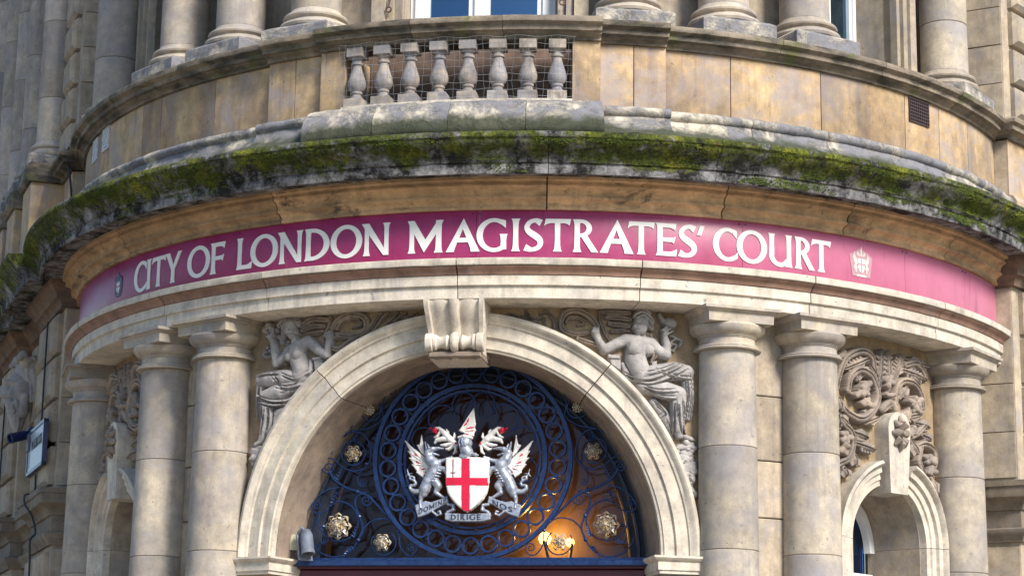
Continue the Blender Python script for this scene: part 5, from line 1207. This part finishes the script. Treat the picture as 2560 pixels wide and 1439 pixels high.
def r_drape(ch, pg):
    p = [ch([(1005, 575, 64, 24), (1120, 560, 66, 34), (1250, 540, 66, 42), (1340, 550, 54, 42)]), ch([(1030, 640, 54, 22), (1150, 670, 66, 40), (1275, 710, 60, 50)]), ch([(1345, 560, 46, 40), (1365, 700, 40, 30), (1365, 870, 24, 14)]),
         ch([(1280, 715, 58, 48), (1275, 830, 56, 44), (1270, 950, 46, 36), (1290, 1000, 30, 30)]), ch([(1110, 760, 36, 10), (1180, 850, 40, 14), (1240, 960, 36, 14)]), ch([(885, 490, 18, 24), (920, 570, 26, 26), (1000, 610, 28, 26)])]
    for q in ([(900, 560, 9, 52), (1000, 600, 9, 76), (1120, 585, 9, 98), (1300, 500, 8, 96)], [(960, 610, 9, 58), (1060, 630, 9, 74), (1180, 600, 9, 102), (1330, 520, 8, 94)], [(1020, 650, 9, 64), (1120, 690, 9, 96), (1250, 690, 9, 106)], [(1060, 690, 8, 60), (1150, 730, 9, 92), (1240, 740, 9, 104)], [(1040, 565, 8, 84), (1160, 540, 8, 98), (1280, 490, 7, 92)],
              [(1380, 560, 8, 72), (1395, 720, 8, 54), (1385, 870, 7, 30)], [(1360, 580, 8, 82), (1375, 730, 8, 62), (1360, 890, 7, 36)], [(1330, 600, 8, 92), (1345, 740, 8, 72), (1330, 890, 7, 44)], [(1230, 770, 9, 100), (1235, 880, 9, 92), (1240, 990, 8, 66)], [(1260, 780, 9, 106), (1270, 890, 9, 96), (1300, 990, 8, 66)], [(1300, 760, 9, 104), (1310, 880, 9, 92), (1335, 990, 8, 60)],
              [(1110, 770, 8, 40), (1180, 830, 8, 52), (1150, 870, 8, 44)], [(1200, 900, 8, 62), (1225, 970, 8, 60), (1250, 1020, 7, 48)], [(1110, 540, 8, 90), (1250, 585, 8, 104), (1370, 600, 8, 84)]):
        p.append(ch([(a, b, c * .8, d - 6) for a, b, c, d in q], 1.0, 4)); p.append(ch.gr([(a, b) for a, b, c, d in q], 8, 26, 4, (8, 13))); p.append(ch.gr([(a, b) for a, b, c, d in q], 6, 16, 4, (-7, -13)))
    return p
def r_scarf(ch, pg):
    p = []
    for q in ([(1060, 270, 14, 34), (1100, 340, 18, 40), (1110, 420, 18, 40), (1090, 470, 12, 34)], [(1090, 270, 12, 30), (1130, 350, 16, 34), (1130, 430, 16, 34)], [(740, 110, 16, 22), (830, 115, 22, 26), (930, 120, 20, 24)], [(770, 150, 16, 22), (860, 155, 20, 26), (940, 165, 16, 24)], [(790, 195, 16, 22), (860, 205, 20, 26), (930, 215, 16, 22)], [(810, 250, 14, 20), (870, 245, 16, 24), (930, 250, 12, 20)],
              [(720, 110, 12, 18), (730, 190, 14, 26), (770, 280, 13, 26), (800, 320, 10, 20)], [(440, 180, 18, 20), (470, 120, 22, 26), (550, 100, 24, 30), (640, 140, 24, 30), (700, 215, 20, 28), (700, 270, 14, 22)], [(440, 180, 18, 22), (455, 235, 20, 26), (540, 270, 18, 26), (640, 260, 14, 24)], [(480, 185, 11, 24), (510, 150, 12, 28), (580, 160, 12, 28), (610, 195, 10, 24), (560, 205, 9, 22)], [(560, 300, 14, 24), (640, 330, 18, 28), (720, 350, 16, 28)],
              [(400, 240, 12, 16), (390, 170, 14, 20), (340, 110, 14, 18), (290, 120, 10, 14)], [(320, 200, 10, 14), (310, 150, 12, 18), (240, 160, 12, 16), (180, 100, 10, 14)], [(270, 180, 10, 12), (220, 180, 12, 14), (160, 130, 10, 12)], [(170, 160, 9, 10), (110, 130, 11, 12), (60, 115, 8, 8)], [(120, 160, 8, 8), (60, 135, 9, 9), (20, 125, 7, 6)]):
        p.append(ch(q, .9, 5)); p.append(ch.gr([(a, b) for a, b, c, d in q], 4, 14, 5, (3, 4)))
    return p
def r_hair(ch, pg):
    p = [ch([(985, 140, 26, 46), (1040, 135, 32, 44), (1078, 185, 32, 36), (1085, 225, 24, 28)])]
    for q in ([(960, 150, 9, 74), (1000, 125, 9, 86), (1050, 140, 9, 86), (1090, 175, 9, 70)], [(975, 165, 8, 84), (1020, 150, 8, 94), (1060, 175, 8, 82), (1095, 215, 8, 60)], [(1040, 170, 7, 88), (1050, 210, 7, 84), (1080, 240, 7, 60)], [(990, 105, 9, 60), (1040, 100, 9, 62), (1080, 130, 8, 56)]): p.append(ch(q, 1., 5))
    return p
def r_horn(ch, pg): return [ch([(1215, 195, 40, 44), (1235, 200, 34, 46)], .9), ch([(1195, 190, 22, 40), (1170, 175, 18, 36), (1150, 130, 14, 26)])]
def r_rib(ch, pg): return [ch(q, 1., 5) for q in ([(1225, 280, 8, 22), (1265, 300, 8, 26), (1230, 335, 7, 24), (1275, 350, 7, 24), (1250, 390, 6, 18)], [(1260, 296, 8, 22), (1310, 320, 8, 24), (1290, 360, 7, 22), (1320, 330, 6, 18)], [(1240, 350, 7, 20), (1220, 370, 7, 20), (1260, 395, 6, 16)])]
def r_turret(ch, pg): return [pg([(1085, 470), (1128, 462), (1128, 500), (1090, 505)], 46, 4)]
def r_rock(ch, pg):
    rnd = random.Random(5); p = []
    for i in range(50):
        t = i / 49; y = 1050 + 380 * t; x0 = 1250 + 110 * t
        p.append(ch([(x0 + rnd.random() * (1405 - x0), y, 14 + 16 * rnd.random(), 10 + 18 * rnd.random()), (x0 + rnd.random() * (1405 - x0), y + 10, 10 + 8 * rnd.random(), 12)]))
    return p
def r_tower(ch, pg):
    return [pg([(780, 440), (870, 450), (872, 540), (800, 490)], 40, 4), pg([(772, 415), (866, 425), (866, 455), (776, 446)], 52, 4)]
figure(RM, 1250, 740, [('rock', r_rock, {'k': .003}), ('scarf', r_scarf, {'k': .004, 'm': M_FOL}), ('drapery', r_drape, {'k': .004, 'cell': .0036}), ('figure', r_body, {'k': .012, 'cell': .0045}), ('hair', r_hair, {'k': .002, 'cell': .0045}), ('tower_block', r_tower, {}), ('tower_turret', r_turret, {}), ('foot', r_foot, {}), ('horn', r_horn, {}), ('ribbon', r_rib, {'cell': .0045})], FIGR, None)

# ------------------------------------------------------------------ carved foliage over the side arches (parts of the building)
BM = quadmap((-.0977, 2.39332, -.05993, 1.25049, -.11489, .00214), (4.22504, .29074, -1.49381, .23877, -.17106, .03512), 2220, 1050)
def foliage(s):
    def T(x, y):
        u, v = BM(2060 + x / 3.197, 820 + y / 3.197); return s * (u + .060), v
    k3 = .0032 / 3.197
    def ch(pts, flat=1., sm=0):
        if sm: pts = [tuple(q) for q in spline(pts, sm)]
        return ('c', [(*T(q[0], q[1]), q[2] * k3 * 1.45, q[3] * k3 * 1.7) for q in pts], flat)
    def gv(pts, r=6, d=16): return ('g', [(*T(x, y), r * k3 * 1.3, d * k3 * 1.6) for x, y in pts])
    def mp(u, v, h): return P(RF + h, s * BAY + U2A(u * RW / 3.74), v)
    stems = [[(110, 640, 12, 24), (150, 760, 18, 34), (215, 830, 18, 34), (240, 930, 16, 30), (200, 1040, 18, 34), (120, 1090, 16, 28)], [(110, 480, 16, 22), (120, 380, 18, 30), (170, 250, 20, 36), (280, 190, 22, 40), (370, 230, 18, 38), (400, 330, 16, 34), (440, 480, 14, 30)],
             [(190, 500, 18, 34), (200, 400, 20, 40), (270, 340, 22, 44), (350, 370, 20, 42), (400, 440, 16, 38), (420, 560, 20, 40), (370, 670, 22, 44), (290, 730, 22, 42), (200, 690, 20, 36), (140, 620, 14, 28)],
             [(560, 600, 18, 34), (570, 480, 20, 38), (620, 430, 20, 40), (700, 450, 18, 38), (760, 530, 16, 34), (790, 640, 14, 28)], [(640, 300, 18, 34), (720, 290, 20, 38), (790, 380, 18, 34), (790, 430, 12, 28)], [(650, 880, 16, 30), (720, 850, 20, 36), (790, 780, 18, 34)], [(760, 960, 18, 34), (740, 1060, 20, 36), (780, 1170, 20, 36), (840, 1190, 16, 30)], [(740, 950, 16, 30), (790, 930, 20, 34), (860, 970, 18, 34), (880, 1060, 18, 34), (860, 1150, 16, 30)]]
    buds = []
    rnd = random.Random(11)
    for cx, cy, rr, n_ in ((300, 500, 70, 9), (330, 600, 50, 7), (700, 600, 66, 9), (730, 650, 46, 6), (160, 880, 50, 7), (150, 970, 52, 7), (815, 1050, 52, 8), (830, 1150, 44, 6), (500, 430, 40, 5), (690, 830, 36, 5)):
        buds.append([])
        for i in range(n_):
            a = 2 * math.pi * i / n_ + rnd.random(); q = rr * (.35 + .65 * rnd.random())
            buds[-1].append(ch([(cx + .2 * q * math.cos(a), cy + .2 * q * math.sin(a), 16, 30 + 14 * rnd.random()), (cx + q * math.cos(a + .3), cy + q * math.sin(a + .3), 12 + 6 * rnd.random(), 34 + 18 * rnd.random()), (cx + 1.15 * q * math.cos(a + .8), cy + 1.15 * q * math.sin(a + .8), 7, 20)]))
    leaves = []
    for x0, y0, x1, y1, n_ in ((440, 500, 450, 180, 5), (520, 500, 500, 190, 5), (430, 420, 350, 290, 4), (560, 430, 600, 220, 5), (600, 330, 800, 420, 5), (620, 260, 810, 310, 5), (380, 240, 160, 330, 5), (240, 200, 110, 260, 4), (230, 830, 340, 880, 5), (260, 920, 400, 980, 4), (720, 760, 820, 800, 5), (690, 900, 740, 1020, 4), (500, 520, 570, 320, 4), (480, 660, 540, 580, 3), (120, 560, 130, 660, 3), (250, 1020, 250, 1100, 3), (160, 1120, 180, 1180, 3), (420, 640, 330, 700, 3), (600, 560, 640, 480, 3), (640, 720, 760, 690, 4), (680, 640, 640, 760, 3), (120, 800, 100, 700, 3), (330, 760, 420, 720, 3), (780, 860, 830, 900, 3), (720, 1130, 760, 1240, 4), (200, 780, 130, 720, 3), (300, 300, 250, 420, 4), (680, 360, 740, 440, 3), (860, 1200, 880, 1330, 4)):
        leaves.append([]); leaves[-1].append(ch([(x0, y0, 14, 28), ((x0 + x1) / 2, (y0 + y1) / 2, 17, 36), (x1, y1, 8, 44)]))
        dx, dy = x1 - x0, y1 - y0; l_ = math.hypot(dx, dy); leaves[-1].append(gv([(x0, y0), (x1, y1)], 5, 18))
        for i in range(n_):
            t = .25 + .65 * i / n_; bx, by = x0 + dx * t, y0 + dy * t; w = 48 * (1 - .5 * t)
            for sg in (-1, 1): leaves[-1].append(ch([(bx, by, 11, 30), (bx + dx / l_ * w * .7 - sg * dy / l_ * w, by + dy / l_ * w * .7 + sg * dx / l_ * w, 8, 34)]))
    prims = [ch(q, .95, 5) for q in stems] + [gv([(a[0], a[1]) for a in spline(q, 5)], 5, 16) for q in stems] + [ch([(x - 8, y, 12, 60) for x, y in ((470, 540), (500, 545), (530, 540))]), ch([(455, 650, 22, 30), (505, 580, 16, 40), (560, 650, 22, 30)])]
    f0 = relief('carved_foliage', prims, mp, M_FOL, BLD, .005, k=.003, rough=.0015)
    for q in leaves: relief('carved_leaf', q, mp, M_FOL, f0, .0045, k=.002, rough=.0015)
    for q in buds: relief('carved_bud', q, mp, M_FOL, f0, .0045, k=.002, rough=.0015)
for s in (1, -1): foliage(s)
# ------------------------------------------------------------------ bearded heads on the left wing
_b = bmesh.new(); bmesh.ops.create_icosphere(_b, subdivisions=2, radius=1.0); _b.verts.ensure_lookup_table()
ICO = (np.array([v.co[:] for v in _b.verts]), np.array([[v.index for v in f.verts] for f in _b.faces])); _b.free()
def blob(name, caps, voxel, material, parent, mt):
    """a union of tapered capsules, remeshed into one continuous surface"""
    V = []; F = []; nv = len(ICO[0])
    for a, b in caps:
        a = np.array(a); b = np.array(b); n_ = max(2, int(np.linalg.norm(a[:3] - b[:3]) / (min(a[3], b[3]) * .45 + 1e-4)) + 1)
        for i in range(n_ + 1):
            c = a + (b - a) * i / n_; F.append(ICO[1] + nv * len(V)); V.append(ICO[0] * c[3] + c[:3])
    V = np.concatenate(V); F = np.concatenate(F); me = bpy.data.meshes.new(name)
    me.from_pydata(V.tolist(), [], F.tolist()); me.materials.append(material)
    o = bpy.data.objects.new(name, me); o.matrix_world = mt
    md = o.modifiers.new('remesh', 'REMESH'); md.mode = 'VOXEL'; md.voxel_size = voxel; md.use_smooth_shade = True
    sm = o.modifiers.new('smooth', 'SMOOTH'); sm.factor = .4; sm.iterations = 1
    link(o, parent); return o
def head(s, zb, label, k=1.0):
    x, y, _ = WP(-1, s, -.02, 0); root = empty('carved_head', (x, y, zb))
    tag(root, label, 'sculpture', 'bearded keystone heads')
    mt = Matrix.Translation((x, y, zb)) @ Matrix.Rotation(R(90 - WD), 4, 'Z') @ Matrix.Scale(k, 4)    # local -y points out of the wall
    C2 = lambda *q: ((*q,), (*q[:2], q[2] + .001, q[3]))
    bumps = [(0, 0, 7, 16, .045), (0, -13, 9, 7, .052), (-11, -15, 6, 5, .012), (11, -15, 6, 5, .012), (-24, 8, 10, 8, -.042), (24, 8, 10, 8, -.042), (-24, 7, 5, 4, .012), (24, 7, 5, 4, .012), (-20, 21, 17, 6, .032), (20, 21, 17, 6, .032), (0, 19, 4, 6, -.008), (-36, -12, 13, 12, .018), (36, -12, 13, 12, .018), (-52, 4, 14, 20, -.014), (52, 4, 14, 20, -.014), (0, -33, 15, 3.5, -.014), (0, -40, 12, 4, .010), (0, -27, 12, 3, .008), (0, 36, 40, 3, -.005), (0, 44, 40, 3, -.005)]
    V = []; F = []; na, ne = 96, 72
    for ie in range(ne + 1):
        el = -89 + 178 * ie / ne
        for ia in range(na):
            az = 360 * ia / na; a_ = az if az <= 180 else az - 360
            b_ = sum(A * math.exp(-((a_ - u_) / su) ** 2 - ((el - e_) / se) ** 2) for u_, e_, su, se, A in bumps)
            dx, dy, dz = math.sin(R(az)) * math.cos(R(el)), -math.cos(R(az)) * math.cos(R(el)), math.sin(R(el))
            V.append((dx * (.112 + b_), -.10 + dy * (.138 + b_ * 1.25), .36 + dz * (.172 + b_)))
    for ie in range(ne):
        for ia in range(na): F.append((ie * na + ia, ie * na + (ia + 1) % na, (ie + 1) * na + (ia + 1) % na, (ie + 1) * na + ia))
    F.append(tuple(range(na))); F.append(tuple(ne * na + q for q in range(na)))
    mesh_obj('head', V, F, M_CAR, root, matrix=mt, angle=80)
    beard = [((0, -.11, .23, .088), (0, -.125, .12, .066)), ((0, -.125, .12, .066), (0, -.115, .0, .022))]
    for q in (-1, 1):
        beard += [((q * .008, -.212, .298, .017), (q * .07, -.19, .25, .021)), ((q * .07, -.19, .25, .021), (q * .095, -.165, .18, .012)), ((q * .10, -.09, .30, .04), (q * .07, -.10, .18, .05))]
    for i in range(19):
        a = -1.75 + 3.5 * i / 18; p = []
        for t in np.linspace(0, 1, 9):
            rr = .092 * (1 - t) ** .7 + .018; aa = a * (1 - .35 * t) + .16 * math.sin(7 * t + i * 1.9)
            p.append((rr * math.sin(aa), -.115 - rr * math.cos(aa) * 1.02, .255 - .26 * t + .02 * math.cos(a), .0145 - .006 * t))
        beard += list(zip(p, p[1:]))
    blob('beard', beard, .0065, M_CAR, root, mt)
    hair = [C2(0, -.01, .49, .120)]
    for q in (-1, 1): hair += [((q * .105, -.03, .50, .035), (q * .115, .0, .38, .032)), ((q * .115, .0, .38, .032), (q * .105, .0, .26, .025)), ((q * .09, -.10, .58, .05), (q * .15, -.13, .64, .036)), ((q * .15, -.13, .64, .036), (q * .165, -.18, .59, .022))]
    for i in range(15):
        a = -1.9 + 3.8 * i / 14; p = []
        for t in np.linspace(0, 1, 6): p.append(((.10 + .025 * t) * math.sin(a) , -.02 - (.105 + .03 * math.sin(3 * t)) * math.cos(a), .585 - .15 * t - (.16 * t if abs(a) > 1.1 else 0) + .01 * math.sin(5 * t + i), .020 - .006 * t))
        hair += list(zip(p, p[1:]))
        hair.append(C2(.125 * math.sin(a), -.045 - .12 * math.cos(a), .605 + .015 * (i % 2), .026))
    blob('hair', hair, .0070, M_CAR, root, mt)
    v, f = box_vf(-.14, .14, -.02, .2, .1, .72); mesh_obj('keystone_block', v, f, M_ST, root, matrix=mt, smooth=False)
head(1.72, 4.60, 'bearded stone head keystone on left wing, nearest the entrance, above blue camera', 1.12)
head(1.72 + BAYL, 4.60, 'bearded stone head keystone at far left edge, cut by the frame', 1.12)

# ------------------------------------------------------------------ street plate, cameras, boxes, hooks, cables
def wmat(s, d, z):      # frame on the left wing: x along the wall towards the entrance, -y outwards
    x, y, _ = WP(-1, s, d, 0); return Matrix.Translation((x, y, z)) @ Matrix.Rotation(R(90 - WD), 4, 'Z')
NP = empty('street_plate', WP(-1, .5, .09, 4.15)); tag(NP, 'white framed street name plate tilted in view on left pier', 'street sign')
mt = wmat(.50, .10, 4.15)
box('plate', -.42, .42, -.012, .012, .0, .33, M_PLATE, NP, matrix=mt)
for b in ((-.45, .45, -.02, .02, -.03, .0), (-.45, .45, -.02, .02, .33, .36), (-.45, -.42, -.02, .02, -.03, .36), (.42, .45, -.02, .02, -.03, .36)): box('frame', *b, M_NAVY, NP, matrix=mt)
box('blue_band', -.40, -.30, -.0135, -.010, .03, .30, M_NAVY, NP, matrix=mt)
xx = -.25
for c, w in (('W', 1.2), ('A', .9), ('L', .6), ('B', .7), ('R', .75), ('O', .95), ('O', .95), ('K', .8)):
    def mf(a, b, d, xx=xx): return tuple(mt @ Vector((xx + a, -.0121 - d, .17 + b)))
    glyph_mesh('plate_letter', c, w, .085, mf, M_INK, NP, .002); xx += (w + .1) * .078
for z in (.08, .26): box('bracket', .30, .36, .01, .10, z - .02, z + .02, M_NAVY, NP, matrix=mt)
def bullet(name, label, loc, aim, ln, rad, body, hood=True, bracket=None):
    C_ = empty(name, loc); tag(C_, label, 'security camera')
    d = Vector(aim).normalized(); q = d.to_track_quat('-Y', 'Z').to_matrix().to_4x4(); mt_ = Matrix.Translation(loc) @ q @ Matrix.Rotation(R(90), 4, 'X')
    lathe('camera_body', [(0, -.02), (rad * .7, -.02), (rad * .85, 0), (rad, .02), (rad, ln - .01), (rad * 1.08, ln), (rad * 1.08, ln + .02), (rad * .8, ln + .02), (rad * .75, ln - .01), (0, ln - .01)], 20, body, C_, matrix=mt_, closed=False)
    lathe('lens', [(0, ln - .008), (rad * .6, ln - .008), (rad * .5, ln), (0, ln + .004)], 16, M_INK, C_, matrix=mt_, closed=False)
    if hood: mesh_obj('sunshield', *join_vf([box_vf(-rad * 1.15, rad * 1.15, -.012 - rad * 1.1, -rad * 1.05, -.01, ln + .045)]), body, C_, matrix=mt_)
    return C_
c1 = WP(-1, 1.0, .13, 4.50)
CA = bullet('security_camera', 'dark blue bullet camera on bracket below bearded head, left pier', c1, (-.55, -.8, -.32), .15, .043, M_NAVY, False)
mesh_obj('bracket_arm', *tube_vf([WP(-1, .90, .05, 4.53), WP(-1, .93, .10, 4.55), c1], .02, 8), M_NAVY, CA)
m2 = wmat(.90, .07, 4.36); box('bracket_box', -.06, .06, -.06, .05, -.02, .13, M_GREY, CA, matrix=m2)
c2 = (-1.16, -3.36, 3.30)
CB = bullet('security_camera', 'weathered grey camera pointing down at left foot of entrance arch', c2, (.20, -.25, -1), .14, .046, M_GREY, True)
mesh_obj('bracket_arm', *tube_vf([(-1.22, -3.34, 3.30), (-1.19, -3.36, 3.335), c2], .016, 8), M_GREY, CB)
jb = box('junction_box', -.028, .028, -.03, .03, -.055, .055, M_BOX, None, ch=.006, matrix=frame(3.50, U2A(-1.385) , 3.245) @ Matrix.Rotation(R(-60), 4, 'Z'))
tag(jb, 'small pale yellow junction box beside the grey camera at arch foot', 'junction box')
def wr(sd_, s, d, z): return WP(sd_, s, d, z)
jb2 = mesh_obj('junction_box', *box_vf(-.03, .03, -.04, .0, -.02, .02, .005), M_PLATE, matrix=Matrix.Translation(WP(1, .12, .03, 3.62)) @ Matrix.Rotation(R(WD - 90), 4, 'Z'))
tag(jb2, 'tiny white box fixed on string course of right pier', 'junction box')
for i, (x, lb) in enumerate(((-9.6, 'iron eye hook left of the upper centre window, rust stained'), (10.6, 'iron eye hook on right side of the upper centre window'))):
    hk = empty('wall_hook', P(3.60, x, 7.0)); tag(hk, lb, 'hook', 'iron eye hooks beside the window')
    mt = frame(3.665, x, 7.10)
    lathe_ = ring_vf(.020, .010, .010, 20, (0, 0), 0); mesh_obj('eye', *lathe_, M_RUST, hk, matrix=mt)
    mesh_obj('shank', *tube_vf([(0, 0, .02), (.01, .02, .12), (.01, .08, .2)], .006, 6), M_RUST, hk, matrix=mt)
def cable(pts, lb, rad=.009):
    o = mesh_obj('cable', *tube_vf([tuple(q) for q in spline(pts, 6)], rad, 6), M_INK); tag(o, lb, 'cable', 'cables on the left wing')
cable([WP(-1, .40, .09, 5.40), WP(-1, .41, .09, 4.9), WP(-1, .40, .09, 4.6), WP(-1, .42, .09, 4.50)], 'black cable running down left pier above street plate')
cable([WP(-1, .55, .09, 4.10), WP(-1, .56, .09, 3.94), WP(-1, .56, .165, 3.92), WP(-1, .55, .165, 3.84), WP(-1, .54, .10, 3.74), WP(-1, .55, .06, 3.6), WP(-1, .55, .10, 3.53), WP(-1, .56, .09, 3.3), WP(-1, .56, .09, 2.6)], 'black cable looping over string course of nearest left pier')
cable([WP(-1, 2.9, .09, 5.2), WP(-1, 2.92, .09, 4.4), WP(-1, 2.93, .09, 3.94), WP(-1, 2.93, .165, 3.92), WP(-1, 2.93, .165, 3.84), WP(-1, 2.92, .08, 3.72), WP(-1, 2.92, .09, 3.2)], 'black cable down the second pier of left wing')
cable([P(4.16, -72, 6.86), P(4.17, -72, 6.80), P(4.16, -71.8, 6.7), P(4.14, -71.5, 6.62), P(4.12, -71.4, 6.3), P(4.3, -71.4, 6.0)], 'black cable over coping where parapet meets left wing', .010)

# ------------------------------------------------------------------ bird netting over the balustrade
nt_v = []
rn = random.Random(2)
for i in range(33):
    a = -11.6 + 23.2 * i / 32; pts = [(4.185 + .003 * math.sin(6 * z + i), a + .12 * math.sin(9 * z + i * 2) + .08 * rn.uniform(-1, 1), z) for z in np.linspace(6.20, 6.665, 12)]
    nt_v.append(tube_vf([P(*q) for q in pts], .0013, 3))
for j in range(9):
    z = 6.22 + .44 * j / 8; nt_v.append(tube_vf([P(4.185, a, z + .006 * math.sin(a * 1.7 + j * 2)) for a in np.linspace(-11.7, 11.7, 60)], .0013, 3))
net = mesh_obj('bird_netting', *join_vf(nt_v), M_WIRE); tag(net, 'thin wire bird netting stretched over the stone balusters', 'netting')

# ------------------------------------------------------------------ moss growing on the cornice
mv = []; mf_ = []
rm = random.Random(4)
M_TUFT = None
def moss_mat():
    M, nt, b = mat('moss'); v, rnd = coords(nt, 0)
    c = mix(nt, ramp(nt, noise(nt, v, 14, 6, .75), .35, .65), (.020, .035, .008), (.13, .18, .015)); c = mix(nt, ramp(nt, noise(nt, v, 3, 5, .7), .55, .68), c, (.20, .22, .02))
    L(nt, c, b.inputs['Base Color']); b.inputs['Roughness'].default_value = .9; return M
for i in range(60000):
    a = rm.uniform(-72, 72); t = rm.random(); z = 5.635 + .235 * t
    dn = 1.5 * mnoise.fractal(Vector((a * .16, z * 7, 3.3)), 1, 2, 5) - .05 + .45 * (t - .45)
    if dn < rm.uniform(-.05, .45): continue
    r = 4.322 if z < 5.715 else 4.345 + .105 * (.5 - .5 * math.cos(math.pi * min(1, (z - 5.722) / .115)))
    x, y, _ = P(r + .006, a, 0); nx, ny = math.sin(R(a)), -math.cos(R(a)); s_ = rm.uniform(.0025, .0075)
    ux_, uy_ = -ny, nx; o_ = len(mv); tl = rm.uniform(-.6, .6)
    ox = rm.uniform(.5, 1.3) * s_
    mv += [(x - ux_ * s_, y - uy_ * s_, z - .3 * s_), (x + ux_ * s_, y + uy_ * s_, z - .3 * s_ * rm.random()), (x + ux_ * s_ * tl * .4, y + uy_ * s_ * tl * .4, z + s_), (x + nx * ox + ux_ * s_ * tl, y + ny * ox + uy_ * s_ * tl, z - .2 * s_)]
    mf_ += [(o_, o_ + 3, o_ + 2), (o_ + 1, o_ + 2, o_ + 3), (o_, o_ + 1, o_ + 3)]
ms = mesh_obj('moss', mv, mf_, moss_mat(), smooth=False, recalc=False); tag(ms, 'bright green moss growing along the curved cornice', 'moss', kind='stuff')
